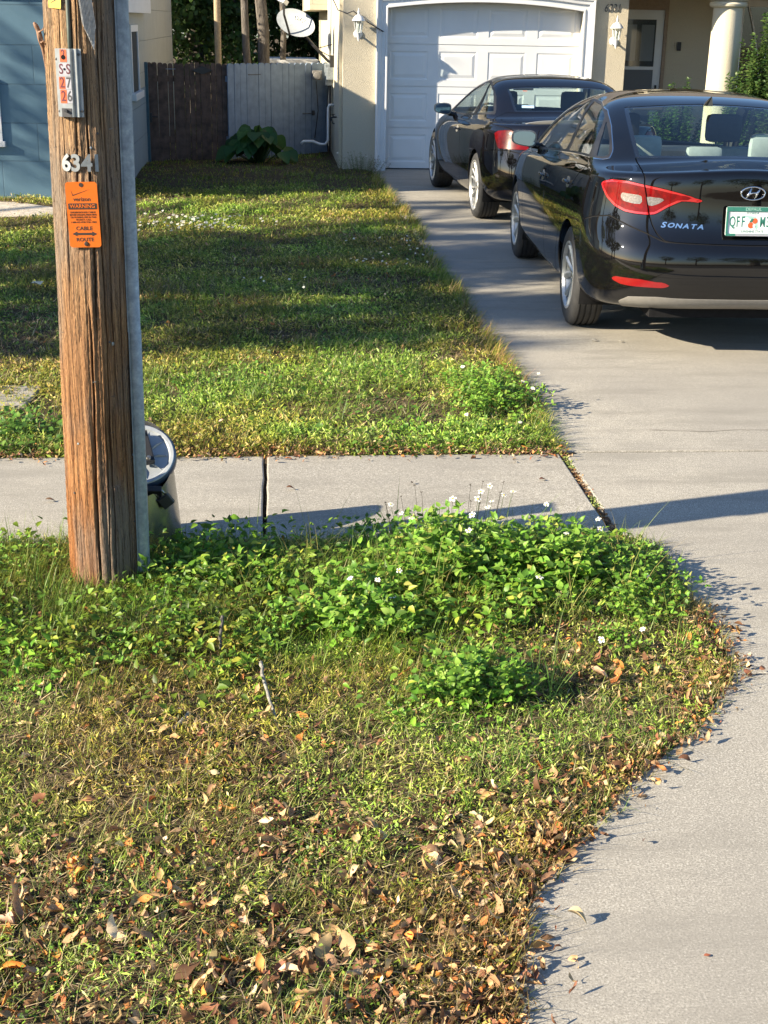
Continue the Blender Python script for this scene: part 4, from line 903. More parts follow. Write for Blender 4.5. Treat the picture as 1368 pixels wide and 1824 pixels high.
class Shell:
    """half body surface that can be cut along scalar fields, then mirrored into parts"""
    def __init__(s, rings, nT, nV, fields, circ):
        T = gridT(nT); Vv = np.linspace(0, 1, nV); S = surf(T, Vv, rings); s.S = S; s.T = T; s.Vv = Vv
        n, m = S.shape[:2]
        St = np.gradient(S, T, axis=1); Sv = np.gradient(S, Vv, axis=0)
        N = np.cross(St, Sv); ln = np.linalg.norm(N, axis=2, keepdims=True); N = N/np.maximum(ln, 1e-9)
        N[-1] = (0, 0, 1); N = N*np.where(N[..., :1]*0+((N*np.array([1, 0, 0])).sum(-1, keepdims=True)) < -.3, 1, 1)
        # outward check
        c = S[n//3, m//2]; 
        if N[n//3, m//2][0] < 0: N = -N
        N[:, 0, 0] = 0; N[:, -1, 0] = 0; N /= np.maximum(np.linalg.norm(N, axis=2, keepdims=True), 1e-9)
        E = (St**2).sum(-1); Fm = (St*Sv).sum(-1); G = (Sv**2).sum(-1); det = np.maximum(E*G-Fm*Fm, 1e-9)
        TT, VV = np.meshgrid(T, Vv); TV = np.stack([TT.ravel(), VV.ravel()], 1); fl = {}
        for k, Q in fields.items():
            sc = np.array([1., 2.5]); f = sdpoly(TV*sc, np.array(Q)*sc).reshape(n, m)
            ft = np.gradient(f, T, axis=1); fv = np.gradient(f, Vv, axis=0)
            g = np.sqrt(np.maximum((G*ft*ft-2*Fm*ft*fv+E*fv*fv)/det, 1e-6)); fl[k] = (f/g).ravel()
        for k, (cy, cz, r) in circ.items():
            f = np.hypot(S[..., 1]-cy, S[..., 2]-cz)-r; f = np.where(S[..., 0] < .5, 1., f); fl[k] = f.ravel()
        s.names = list(fl); s.A = np.concatenate([S.reshape(-1, 3), N.reshape(-1, 3)]+[fl[k][:, None] for k in s.names], 1)
        i = (np.arange(n-1)[:, None]*m+np.arange(m-1)[None]).ravel()
        s.F = [tuple(q) for q in np.stack([i, i+1, i+m+1, i+m], 1).tolist()]
        s.extra = []; s.tv = TV
    def cut(s, name, iso=0.):
        c = 6+s.names.index(name); val = s.A[:, c]-iso; val = np.where(np.abs(val) < 1e-7, 1e-7, val)
        F = s.F; neg = val < 0; out = []; new = []; cache = {}; nA = len(s.A)
        ng = neg.tolist(); vl = val
        for f in F:
            k = 0
            for v in f: k += ng[v]
            if k == 0 or k == len(f): out.append(f); continue
            pa = []; pb = []
            L = len(f)
            for a in range(L):
                u = f[a]; w = f[(a+1) % L]
                (pa if ng[u] else pb).append(u)
                if ng[u] != ng[w]:
                    key = (min(u, w), max(u, w))
                    if key not in cache:
                        t = vl[key[0]]/(vl[key[0]]-vl[key[1]]); cache[key] = nA+len(new); new.append(s.A[key[0]]*(1-t)+s.A[key[1]]*t)
                    pa.append(cache[key]); pb.append(cache[key])
            if len(pa) > 2: out.append(tuple(pa))
            if len(pb) > 2: out.append(tuple(pb))
        if new: s.A = np.concatenate([s.A, np.array(new)])
        s.F = out
    def finish(s):
        A = s.A; s.cen = np.array([A[list(f), 6:].mean(0) for f in s.F])
        s.val = {k: s.cen[:, i] for i, k in enumerate(s.names)}
    def part(s, mask, off=0., skirt=0., flip=False):
        """mirrored part: vertices, faces, normals"""
        F = [f for f, k in zip(s.F, mask) if k]
        if not F: return None
        ids = sorted({v for f in F for v in f}); mp = {v: i for i, v in enumerate(ids)}
        P = s.A[ids, :3]; N = s.A[ids, 3:6]; N = N/np.maximum(np.linalg.norm(N, axis=1, keepdims=True), 1e-9)
        F = [tuple(mp[v] for v in f) for f in F]
        P = P+N*off; V = [P]; NN = [N]; FF = list(F); n0 = len(P)
        if skirt:
            ec = {}
            for f in F:
                for a in range(len(f)):
                    u, w = f[a], f[(a+1) % len(f)]; ec[(u, w)] = 1
            ex = []; exn = []; ef = []
            for (u, w) in ec:
                if (w, u) in ec: continue
                if abs(P[u, 0]) < 1e-4 and abs(P[w, 0]) < 1e-4: continue
                t = P[w]-P[u]; l = np.linalg.norm(t)
                if l < 1e-7: continue
                o = np.cross(t/l, N[u]); b = n0+len(ex)
                ex += [P[u], P[w], P[w]-N[w]*skirt, P[u]-N[u]*skirt]; exn += [o+N[u]*.5, o+N[w]*.5, o, o]; ef.append((b+1, b, b+3, b+2))
            if ex: V.append(np.array(ex)); NN.append(np.array(exn)); FF += ef
        V = np.concatenate(V); NN = np.concatenate(NN)
        # mirror
        n = len(V); FF2 = [tuple(n+v for v in reversed(f)) for f in FF]
        return np.concatenate([V, V*[-1, 1, 1]]), FF+FF2, np.concatenate([NN, NN*[-1, 1, 1]])
    def at(s, t, v):
        sg = -1 if t < 0 else 1; t = abs(t); i = int(np.argmin(np.abs(s.T-t))); j = int(round(v*(len(s.Vv)-1))); k = j*len(s.T)+i
        p = s.A[k, :3].copy(); q = s.A[k, 3:6].copy(); return p, q
def add_part(shell, name, mask, mat, parent, off=0., skirt=0., flip=False):
    r = shell.part(mask, off, skirt)
    if r is None: return None
    V, F, N = r; o = mobj(name, V, F, mat, parent, True, normals=N); return o
def add_halves(shell, name, mask, mat, parent, off=0., skirt=0.):
    """left and right piece as objects of their own"""
    r = shell.part(mask, off, skirt)
    if r is None: return []
    V, F, N = r; n = len(V)//2; F1 = F[:len(F)//2]; out = []
    for k in (0, 1):
        Vk = V[k*n:(k+1)*n]; Nk = N[k*n:(k+1)*n]; Fk = F1 if k == 0 else [tuple(v-n for v in f) for f in F[len(F)//2:]]
        out.append(mobj(name, Vk, Fk, mat, parent, True, normals=Nk))
    return out

def wheel(parent, side, y, kind, rad=.334, wid=.21, xo=.905):
    """side -1 left, 1 right"""
    e = empty('wheel', (0, 0, 0)); e.parent = parent; e.location = (side*(xo-wid/2), y, rad)
    e.rotation_euler = (0, side*PI/2, 0)       # local +z points outwards
    h = wid/2; a = MB(); rr = .222 if kind == 's' else .252
    prof = [(rr, -h+.02), (rad-.035, -h+.002), (rad-.014, -h+.012), (rad-.003, -h+.03)]
    for g in (-.055, -.019, .019, .055): prof += [(rad, g-.007), (rad-.009, g-.005), (rad-.009, g+.005), (rad, g+.007)]
    prof += [(rad-.003, h-.03), (rad-.014, h-.012), (rad-.03, h-.004), (rad-.045, h+.002), (rr+.016, h+.002), (rr+.004, h-.006), (rr, h-.02)]
    a.lathe(prof, 72); o = a.build('tyre', M['rubber'], e); smooth_angle(o, 35)
    a = MB(); a.lathe([(rr-.02, -h+.03), (rr-.03, 0), (rr-.018, h-.03), (rr-.004, h-.012), (rr+.006, h-.004), (rr+.004, h+.002), (rr-.006, h+.001), (rr-.014, h-.010), (rr-.02, h-.02)], 72)
    a.lathe([(0, h-.030), (.032, h-.030), (.036, h-.036), (.060, h-.044), (.075, h-.06), (.08, h-.09)], 40)
    nsp = 5 if kind == 's' else 7
    for k in range(nsp):
        for d in (-1, 1):
            # forked spoke : a tapered, crowned bar from the hub to the rim
            if kind == 's': a0, a1, w0, w1 = d*.10, d*.30, .017, .026
            else: a0, a1, w0, w1 = d*.09, d*.20, .012, .010
            base = 2*PI*k/nsp+.2; pts = []
            for q, (r0, zt, zb, an, w) in enumerate(((.045, h-.036, h-.075, a0*1.6 if kind == 's' else a0*1.5, w0), ((rr+.05)/2, h-.024, h-.060, (a0*.5+a1*.6), (w0+w1)/2), (rr-.012, h-.010, h-.045, a1, w1))):
                an += base; c, s_ = math.cos(an), math.sin(an); tx, ty = -s_, c
                pts.append([(r0*c-tx*w, r0*s_-ty*w, zt-.010), (r0*c-tx*w*.35, r0*s_-ty*w*.35, zt), (r0*c+tx*w*.35, r0*s_+ty*w*.35, zt), (r0*c+tx*w, r0*s_+ty*w, zt-.010), (r0*c+tx*w*.8, r0*s_+ty*w*.8, zb), (r0*c-tx*w*.8, r0*s_-ty*w*.8, zb)])
            V = [p for r in pts for p in r]; F = [(i*6+j, i*6+(j+1) % 6, i*6+6+(j+1) % 6, i*6+6+j) for i in range(2) for j in range(6)]
            a.add(V, F)
    o = a.build('rim', M['alloy'], e); smooth_angle(o, 30)
    a = MB(); a.lathe([(0, h-.028), (.026, h-.028), (.030, h-.031)], 24); a.build('hub_cap', M['chrome'], e, True)
    a = MB(); a.lathe([(0, -.02), (.15, -.02), (.15, -.035), (0, -.035)], 32); a.build('brake_disc', M['steel'], e)
    return e

def seat_bits(parent, y, xs, w, zt, mat, front=False):
    for x in xs:
        a = MB(); a.box((x-w/2, y, .45), (x+w/2, y+.14, zt), bev=.05); a.box((x-w/2, y, .38), (x+w/2, y+(.5 if front else .45), .56), bev=.04)
        o = a.build('seat', mat, parent); smooth_angle(o, 40)
def headrest(parent, x, y, z0, w, h, mat, d=.09):
    a = MB(); a.box((x-w/2, y, z0), (x+w/2, y+d, z0+h), bev=min(.045, h*.32)); a.tube([(x-.05, y+d/2, z0-.08), (x-.05, y+d/2, z0+.02)], .006, 6); a.tube([(x+.05, y+d/2, z0-.08), (x+.05, y+d/2, z0+.02)], .006, 6)
    o = a.build('headrest', mat, parent); smooth_angle(o, 40)

def mirror(parent, side, c, w=.20, h=.125):
    """door mirror: rounded housing with a glass facing backwards"""
    V = []; F = []; nu, nv = 16, 24
    cx, cy, cz = c; cx *= side
    for i in range(nu+1):
        u = i/nu; s_ = (1-(u)**2.4)**.5 if u < 1 else 0; d = .012+u*.105
        for k in range(nv):
            t = 2*PI*k/nv; ct, st = math.cos(t), math.sin(t); e_ = .62
            x = w/2*math.copysign(abs(ct)**e_, ct)*s_; z = h/2*math.copysign(abs(st)**e_, st)*s_
            if z < 0: z *= 1-.25*(x*side/(w/2))
            V.append((cx+x, cy+d-.012+.05*x*side, cz+z-.01*d))
    for i in range(nu):
        for k in range(nv): F.append((i*nv+k, i*nv+(k+1) % nv, (i+1)*nv+(k+1) % nv, (i+1)*nv+k))
    b = len(V)
    for k in range(nv):
        x, y, z = V[k]; V.append((cx+(x-cx)*.86, y-.002, cz+(z-cz)*.84))
    for k in range(nv): F.append((k, b+k, b+(k+1) % nv, (k+1) % nv))
    a = MB(); a.add(V, F); a.tube([(cx-side*w*.35, cy+.05, cz-.05), (cx-side*(w*.5+.03), cy+.05, cz-.065), (cx-side*(w*.5+.07), cy+.06, cz-.07)], [.03, .026, .035], 10)
    o = a.build('door_mirror', M['paintx'], parent); smooth_angle(o, 40)
    G = [(cx+(V[k][0]-cx)*.88, V[k][1]-.004+.05*(V[k][2]-cz), cz+(V[k][2]-cz)*.86) for k in range(nv)]
    mobj('mirror_glass', G, [tuple(range(nv-1, -1, -1))], M['mirror'], o)
M['redrim'] = plain('red_light_strip', (.32, .003, .004), .2, coat=1., var=.15, vs=60)
M['frit'] = plain('glass_black_border', (.006, .007, .009), .05, coat=1., var=.05)
M['mirror'] = plain('mirror_glass', (.22, .26, .30), .03, 1., var=.02)

def arch_liner(parent, y, r, x0=.55, x1=.89):
    for sd in (-1, 1):
        a = MB(); V = []; F = []; n = 28
        for k in range(n+1):
            t = -.35+(PI+.7)*k/n; c, s_ = math.cos(t), math.sin(t); 
            for x, rr in ((x1-.004, r+.004), (x1-.035, r+.01), (x0, r+.01), (x0, .02)): V.append((sd*x, y+rr*c, .334+rr*s_))
        for k in range(n):
            for j in range(3): F.append((k*4+j, k*4+j+1, k*4+5+j, k*4+4+j))
        a.add(V, F); a.build('wheel_arch_liner', M['matt'], parent, True)

def underbody(parent, y0, y1, z=.24):
    a = MB(); a.box((-.55, y0, z), (.55, y1, z+.06)); a.box((-.80, .45, z), (.80, 2.4, z+.05)); a.box((-.62, y0+.05, z+.10), (.62, -.38, z+.14)); a.tube([(.35, -.9, z), (.35, .6, z-.02)], .035, 8); a.build('underbody', M['matt'], parent)
def handle(parent, p, n, side):
    p = Vector((p[0]*side, p[1], p[2])); n = Vector((n[0]*side, n[1], n[2])); m = frame(p, n); a = MB(); V = []
    a.lathe([(0, .004), (.03, .003), (.045, 0)], 20, M=m @ Matrix.Diagonal((1.6, .85, 1, 1)), mi=0)
    K = 10; prev = None
    pts = [m @ Vector((x, .004*math.cos(x*20), .012+.014*max(0, 1-(x/.095)**2)**.6)) for x in np.linspace(-.095, .095, K)]
    a.tube(pts, [.006]+[.011]*(K-2)+[.006], 8); o = a.build('door_handle', M['paintx'], parent); smooth_angle(o, 50)

# ---- features traced on each body, in (around, up) surface coordinates
SF = {
 'rglass': [(.53, .856), (.367, .866), (.207, .8754), (.02, .8802), (-.3, .8802), (-.3, .7069), (.02, .7069), (.172, .7088), (.327, .7135), (.448, .715), (.458, .7458), (.478, .789), (.5, .822)],
 'wglass': [(2.33, .705), (2.36, .77), (2.34, .82), (2.30, .868), (2.5, .876), (2.75, .880), (3.3, .882), (3.3, .700), (2.8, .700), (2.5, .700)],
 'trunk': [(.448, .7136), (.444, .656), (.463, .5464), (.449, .4158), (.423, .3414), (.411, .313), (.396, .2883), (.375, .2619), (.345, .2390), (.307, .2355), (.17, .2352), (.0, .2342), (-.3, .2342), (-.3, .7069), (.079, .7069), (.229, .7103), (.409, .7137)],
 'lamp': [(.692, .4245), (.623, .4428), (.53, .4352), (.458, .4172), (.369, .3971), (.282, .3771), (.204, .3568), (.291, .3571), (.336, .3415), (.387, .3184), (.414, .315), (.47, .3152), (.521, .3184), (.578, .3312), (.635, .3549), (.677, .3861), (.70, .41)],
 'white': [(.554, .3717), (.544, .3781), (.492, .3743), (.454, .3710), (.446, .3440), (.483, .3437), (.532, .3491), (.548, .3583)],
 'white2': [(.432, .369), (.395, .366), (.355, .3629), (.38, .3468), (.408, .3399), (.420, .3406)],
 'refl': [(.585, .102), (.535, .1035), (.444, .1033), (.356, .0981), (.302, .0871), (.395, .0856), (.473, .0850), (.54, .0890), (.568, .0955)],
 'diff': [(.544, .038), (.494, .0542), (.45, .0562), (.37, .0586), (.30, .056), (.235, .0553), (.0, .054), (-.3, .0535), (-.3, -.1), (.56, -.1)],
 'dlo': [(2.15, .690), (2.17, .72), (2.20, .75), (2.20, .79), (2.19, .826), (2.10, .862), (1.9, .874), (1.14, .8734), (.694, .8393), (.632, .8135), (.601, .7926), (.585, .756), (.581, .736), (.608, .7085), (.673, .6998), (.863, .7040), (1.243, .704), (1.62, .703), (1.88, .698)],
 'fglass': [(2.02, .7180), (2.06, .75), (2.10, .79), (2.11, .82), (2.06, .852), (1.9, .863), (1.50, .864), (1.42, .836), (1.375, .8078), (1.36, .780), (1.365, .7468), (1.38, .7180), (1.469, .7150), (1.8, .715)],
 'g2': [(1.375, .8642), (1.055, .8612), (.76, .833), (.700, .8200), (.716, .7928), (.761, .7745), (.823, .7566), (.915, .7372), (1.009, .7150), (1.165, .7140), (1.327, .7140), (1.32, .7426), (1.308, .7649), (1.311, .786), (1.325, .82)],
 'g3': [(.665, .808), (.628, .7832), (.610, .7647), (.609, .7439), (.614, .7200), (.665, .7135), (.765, .7130), (.739, .7364), (.715, .7559), (.682, .7788)],
 'door1': [(1.88, .700), (1.90, .46), (1.897, .36), (1.870, .253), (1.839, .18), (1.824, .09), (1.82, .035), (1.455, .035), (1.455, .1396), (1.471, .2), (1.471, .2657), (1.466, .3312), (1.495, .4222), (1.51, .62), (1.42, .700), (1.37, .76), (1.38, .84), (1.40, .866), (1.95, .868), (2.13, .845), (2.14, .80), (2.12, .74), (2.08, .70)],
 'door2': [(1.42, .700), (1.51, .62), (1.495, .4222), (1.466, .3312), (1.471, .2657), (1.471, .2), (1.455, .1396), (1.455, .035), (1.31, .035), (1.27, .117), (1.226, .2031), (1.204, .2423), (1.185, .2738), (1.16, .315), (1.125, .3704), (1.087, .4727), (1.026, .6157), (.90, .700), (.80, .745), (.70, .80), (.72, .83), (1.05, .864), (1.38, .866), (1.38, .84), (1.36, .76)],
 'bump': [(-.3, .2342), (.345, .2355), (.42, .262), (.52, .285), (.60, .30), (.72, .285), (.86, .262), (.95, .22), (.99, .12), (1.0, -.1), (-.3, -.1)],
}
CF = {
 'rglass': [(.498, .8112), (.458, .7721), (.42, .7066), (.30, .7066), (.149, .7069), (-.3, .707), (-.3, .832), (.144, .8316), (.317, .8278), (.43, .822)],
 'wglass': [(2.33, .70), (2.36, .76), (2.34, .82), (2.30, .858), (2.5, .866), (2.75, .870), (3.3, .872), (3.3, .695), (2.8, .695), (2.5, .695)],
 'dlo': [(2.10, .668), (2.16, .70), (2.20, .75), (2.20, .80), (2.17, .84), (2.05, .856), (1.218, .856), (.90, .832), (.709, .812), (.628, .7696), (.612, .72), (.624, .690), (.914, .684), (1.243, .6702), (1.6, .666)],
 'fglass': [(2.04, .684), (2.09, .72), (2.12, .77), (2.12, .81), (2.07, .842), (1.9, .846), (1.24, .846), (1.194, .8331), (1.142, .7892), (1.189, .7559), (1.249, .7225), (1.289, .6800), (1.56, .6760), (1.8, .676)],
 'g2': [(1.219, .680), (1.17, .72), (1.12, .757), (1.10, .79), (1.15, .838), (.92, .822), (.72, .798), (.655, .7566), (.645, .703), (.922, .6935)],
 'lamp': [(.678, .3404), (.642, .3614), (.582, .3707), (.524, .3771), (.488, .3571), (.453, .3271), (.397, .2885), (.346, .2601), (.446, .2586), (.512, .2575), (.618, .2566), (.647, .2909)],
 'trunk': [(.50, .7000), (.60, .667), (.74, .56), (.80, .50), (.742, .455), (.616, .4179), (.53, .3911), (.49, .36), (.45, .325), (.40, .287), (.34, .255), (.33, .22), (.30, .17), (-.3, .17), (-.3, .7)],
 'door1': [(1.84, .660), (1.878, .46), (1.878, .2954), (1.872, .1738), (1.89, .05), (1.44, .05), (1.41, .0946), (1.393, .237), (1.462, .3417), (1.47, .45), (1.36, .55), (1.26, .68), (1.18, .76), (1.12, .80), (1.2, .85), (2.06, .850), (2.15, .82), (2.16, .74), (2.09, .665)],
 'bump': [(-.3, .17), (.30, .17), (.38, .235), (.52, .25), (.617, .2481), (.70, .244), (.84, .232), (.90, .2), (.94, .12), (.96, -.1), (-.3, -.1)],
}
def build_car(kind, loc, yaw, label, paint):
    M['paintx'] = paint
    root = empty('parked_car', loc, -yaw); tag(root, label, 'car')
    rings = SEDAN if kind == 's' else COUPE; Fd = SF if kind == 's' else CF; wb = 2.805 if kind == 's' else 2.85
    ra = .372 if kind == 's' else .368
    sh = Shell(rings, (80, 150, 46), 132, Fd, {'archr': (0, .334, ra), 'archf': (wb, .334, ra)})
    seam = .0042; seams = [k for k in ('trunk', 'door1', 'door2', 'bump') if k in Fd]
    for k in Fd:
        if k not in seams: sh.cut(k)
    sh.cut('archr'); sh.cut('archf')
    for k in seams: sh.cut(k, seam); sh.cut(k, -seam)
    sh.cut('rglass', -.028)
    if kind == 's': sh.cut('dlo', .006); sh.cut('lamp', .0035); sh.cut('lamp', -.013)
    else: sh.cut('dlo', .006); sh.cut('lamp', .003)
    sh.finish(); v = sh.val; n = len(sh.F); used = np.zeros(n, bool)
    used |= (v['archr'] < 0) | (v['archf'] < 0)
    def take(mask):
        m = mask & ~used; used[m] = True; return m
    m_fr = take((v['rglass'] < 0) & (v['rglass'] > -.028)); m_r = take(v['rglass'] < 0); m_w = take(v['wglass'] < 0); m_f = take(v['fglass'] < 0); m_2 = take(v['g2'] < 0); m_3 = take(v['g3'] < 0) if 'g3' in v else None
    sm = np.zeros(n, bool)
    for k in seams: sm |= np.abs(v[k]) < seam
    if kind == 's':
        tr = v['trunk']; m_wh = take((v['white'] < 0)); m_wh2 = take(v['white2'] < 0)
    lampm = (v['lamp'] < 0)
    m_ls = take(sm & lampm); m_lb = take(lampm & (v['lamp'] > -.013)) if kind == 's' else None; m_l = take(lampm)
    m_lg = take(v['lamp'] < (.0035 if kind == 's' else .003))
    m_d = take(v['dlo'] < 0); m_t = take(v['dlo'] < (.006 if kind == 's' else .006))
    if kind == 's': m_rf = take(v['refl'] < 0); m_df = take(v['diff'] < 0)
    m_s = take(sm)
    m_tr = take(v['trunk'] < 0); m_d1 = take(v['door1'] < 0); m_d2 = take(v['door2'] < 0) if 'door2' in v else None
    m_b = take(v['bump'] < 0); m_body = ~used
    sk = .010
    body = add_part(sh, 'body', m_body, paint, root, 0, sk)
    add_part(sh, 'panel_gap', m_s | m_ls | m_lg, M['matt'], root, -.006)
    add_part(sh, 'boot_lid', m_tr, paint, root, 0, sk); add_halves(sh, 'front_door' if kind == 's' else 'door', m_d1, paint, root, 0, sk)
    if m_d2 is not None: add_halves(sh, 'rear_door', m_d2, paint, root, 0, sk)
    bp = add_part(sh, 'rear_bumper', m_b, paint, root, 0, sk)
    add_part(sh, 'rear_window_border', m_fr, M['frit'], root, -.003); add_part(sh, 'rear_window', m_r, M['rearglass'], root, -.003); add_part(sh, 'windscreen', m_w, M['carglass'], root, -.003)
    for nm, mk in (('front_window', m_f), ('rear_side_window', m_2), ('quarter_window', m_3)):
        if mk is not None: add_halves(sh, nm, mk, M['carglass'], root, -.004)
    add_halves(sh, 'window_frame', m_d, M['black'], root, -.001, .012)
    add_halves(sh, 'window_trim', m_t, M['chrome'] if kind == 's' else M['black'], root, .001, .008)
    lamps = add_halves(sh, 'tail_lamp', m_l, M['lamp'], root, .004, .016)
    if kind == 's':
        for o, l in zip(add_halves(sh, 'light_strip', m_lb, M['redrim'], lamps[0], .0045, .016), lamps): o.parent = l
        for mk in (m_wh, m_wh2):
            for o, l in zip(add_halves(sh, 'reversing_lens', mk, M['clearlens'], lamps[0], .0045, .012), lamps): o.parent = l
        add_halves(sh, 'reflector', m_rf, M['reddec'], root, .003, .012); add_part(sh, 'diffuser', m_df, M['grey_plastic'], root, .004, .016)
    for sd in (-1, 1):
        for y in (0, wb): wheel(root, sd, y, kind, wid=.205 if kind == 's' else .235, xo=.908 if kind == 's' else .912)
    arch_liner(root, 0, ra); arch_liner(root, wb, ra); underbody(root, -.93 if kind == 's' else -.85, 3.5 if kind == 's' else 3.3)
    # frit round the rear glass
    fv = np.abs(sh.val['rglass'])
    # interior
    dz = 0 if kind == 's' else -.10
    a = MB(); a.box((-.70, -.42, .98+dz), (.70, .12, 1.02+dz), bev=.01); a.box((-.72, .10, .55), (.72, .14, 1.0+dz)); a.build('parcel_shelf', M['darkseat'], root)
    a = MB(); a.box((-.74, 2.15, .72), (.74, 2.62, .99+dz*.6), bev=.06); o = a.build('dashboard', M['darkseat'], root); smooth_angle(o)
    a = MB(); a.box((-.72, .1, .30), (.72, 2.6, .34)); a.build('cabin_floor', M['darkseat'], root)
    seat_bits(root, .18, (-.42, .0, .42), .41, 1.02+dz, M['seat'] if kind == 's' else M['darkseat']); seat_bits(root, 1.05, (-.38, .38), .50, 1.10+dz, M['seat'] if kind == 's' else M['darkseat'], True)
    hm = M['seat'] if kind == 's' else M['darkseat']
    headrest(root, -.43, .14, 1.07+dz, .27, .17, hm); headrest(root, .43, .14, 1.07+dz, .27, .17, hm); headrest(root, 0, .16, 1.07+dz, .24, .10, hm)
    headrest(root, -.38, 1.10, 1.13+dz, .27, .20, M['darkseat']); headrest(root, .38, 1.10, 1.13+dz, .27, .20, M['darkseat'])
    a = MB(); m = Matrix.Translation((-.38, 2.0, .98+dz)) @ Matrix.Rotation(math.radians(65), 4, 'X'); a.tube([m @ Vector((.18*math.cos(t), .18*math.sin(t), 0)) for t in np.linspace(0, 2*PI, 28)], .014, 8, cap=False); a.tube([m @ Vector((-.17, 0, 0)), m @ Vector((.17, 0, 0))], .014, 6); a.build('steering_wheel', M['darkseat'], root, True)
    a = MB(); a.box((-.12, 1.98, 1.30+dz), (.12, 2.0, 1.36+dz), bev=.008); a.build('inside_mirror', M['darkseat'], root)
    mc = (.965, 2.06, 1.068) if kind == 's' else (.98, 1.76, 1.00)
    for sd in (-1, 1): mirror(root, sd, mc)
    for tv in (((1.53, .330), (1.18, .362)) if kind == 's' else ((1.50, .315),)):
        p, q = sh.at(*tv)
        for sd in (-1, 1): handle(root, p, q, sd)
    return root, sh
sed, shS = build_car('s', (2.897, 9.071, 0), .0426, 'glossy black sedan nearest the camera, parked on the driveway behind the dark coupe', M['paint'])
cou, shC = build_car('c', (3.018, 14.493, 0), -.0397, 'dark plum-black two-door coupe parked ahead of the sedan, beside the garage door', M['paint2'])
# sedan extras: lettering, badge, plate, roof fin
def surf_frame(sh, t, v, off=.002, left=True, up=(0, 0, 1)):
    p, q = sh.at(t, v); sg = -1 if left else 1
    return frame((sg*p[0]+sg*q[0]*off, p[1]+q[1]*off, p[2]+q[2]*off), (sg*q[0], q[1], q[2]), up)
xs = np.linspace(-.515, -.300, 6)
jrow = int(round(.2885*(len(shS.Vv)-1)))
for ch, x in zip('SONATA', xs):
    t = float(np.interp(abs(x), shS.S[jrow, :60, 0], shS.T[:60])); Fm = surf_frame(shS, t, .2885); Fm.translation.x = x; p = Fm.translation
    text(ch, .046 if ch == 'S' else .038, M['chrome'], sed, Fm @ Matrix.Translation((0, .0, .0)), 'badge_letter', .0015, sx=1.35, shear=.25, bold=.0012)
Fm = surf_frame(shS, 0.0, .378, .004); Fm.translation.x = 0
a = MB(); a.tube([Fm @ Vector((.072*math.cos(t), .038*math.sin(t), .002)) for t in np.linspace(0, 2*PI, 40)], .0045, 8, cap=False)
def bar(pts, r): a.tube([Fm @ Vector(p) for p in pts], r, 8)
bar([(-.040, -.028, .003), (-.026, -.006, .004), (-.012, .030, .003)], [.004, .0075, .005]); bar([(.012, -.032, .003), (.026, .004, .004), (.040, .026, .003)], [.005, .0075, .004]); bar([(-.024, -.004, .004), (0, .003, .004), (.024, .002, .004)], [.007, .004, .007])
a.build('badge', M['chrome'], sed, True)
e = empty('number_plate', (0, -1.035, .842)); e.parent = sed; e.rotation_euler = (math.radians(90), 0, 0)
e.rotation_euler = (math.radians(84), 0, 0)
I4 = Matrix.Identity(4)
a = MB(); a.prism(rrect(.161, .086, .012), -.004, .0005); a.build('plate_backing', M['platewhite'], e)
a = MB()
for b in (((-.159, .058, .001), (.159, .085, .006)), ((-.160, -.070, .001), (-.147, .057, .006)), ((.147, -.070, .001), (.160, .057, .006)), ((-.159, -.085, .001), (.159, -.071, .006))): a.box(*b, bev=.002)
fr = a.build('plate_frame', M['green'], e)
text('DEPAUL', .024, M['palegreen'], fr, Matrix.Translation((0, .0705, .0068)), 'frame_lettering', .0003, sx=1.1)
a = MB(); a.box((-.10, -.084, .0062), (.10, -.073, .0066)); a.build('frame_strip', M['silverstick'], e)
for s_, x in (('Q', -.121), ('F', -.088), ('F', -.058), ('M', .060), ('3', .093), ('7', .122)): text(s_, .088, M['green'], e, Matrix.Translation((x, -.004, .001)), 'plate_character', .0006, sx=.52, bold=.0010)
text('SUNSHINE STATE', .020, M['green'], e, Matrix.Translation((0, -.058, .001)), 'plate_lettering', .0003, sx=.9)
text('FLORIDA', .018, M['green'], e, Matrix.Translation((0, .048, .001)), 'plate_lettering', .0003, sx=1.)
a = MB(); a.prism([(-.055, .036), (.018, .030), (.030, .0), (.034, -.035), (.024, -.052), (.012, -.02), (.0, .010), (-.02, .014), (-.03, .024), (-.055, .024)], .0006, .0010); a.build('state_outline', M['palegreen'], e)
a = MB()
for x, y, r in ((-.010, -.022, .0175), (.014, .004, .0160)): a.lathe([(0, .0022), (r, .0018), (r, .0008)], 24, M=Matrix.Translation((x, y, 0)))
a.build('orange_fruit', M['orangestick'], e)
a = MB(); a.prism([(-.022, -.004), (-.006, .018), (.006, .016), (-.004, -.002)], .0010, .0030); a.build('fruit_leaf', M['green'], e)
a = MB()
for k in range(5): t = 2*PI*k/5; a.lathe([(0, .0034), (.004, .0030), (.004, .0026)], 8, M=Matrix.Translation((.010+.005*math.cos(t), -.024+.005*math.sin(t), 0)))
a.build('blossom', M['platewhite'], e)
# shark fin
a = MB(); V = []; F = []; K = 12
for i in range(K):
    u = i/(K-1); y = .06+.17*u; hgt = .004+.062*(1-u)**.9 if u > .08 else .060; w = .028*(math.sin(PI*min(1, .15+u*.85)))**.5
    V += [(-w, y, 0), (-w*.45, y-.02*(1-u), hgt*.55), (0, y-.03*(1-u), hgt), (w*.45, y-.02*(1-u), hgt*.55), (w, y, 0)]
for i in range(K-1):
    for j in range(4): F.append((i*5+j, i*5+j+1, i*5+6+j, i*5+5+j))
F.append((0, 1, 2, 3, 4)); a.add(V, F); o = a.build('roof_fin', M['paint'], sed); o.location = (0, .10, 1.435); smooth_angle(o, 40)
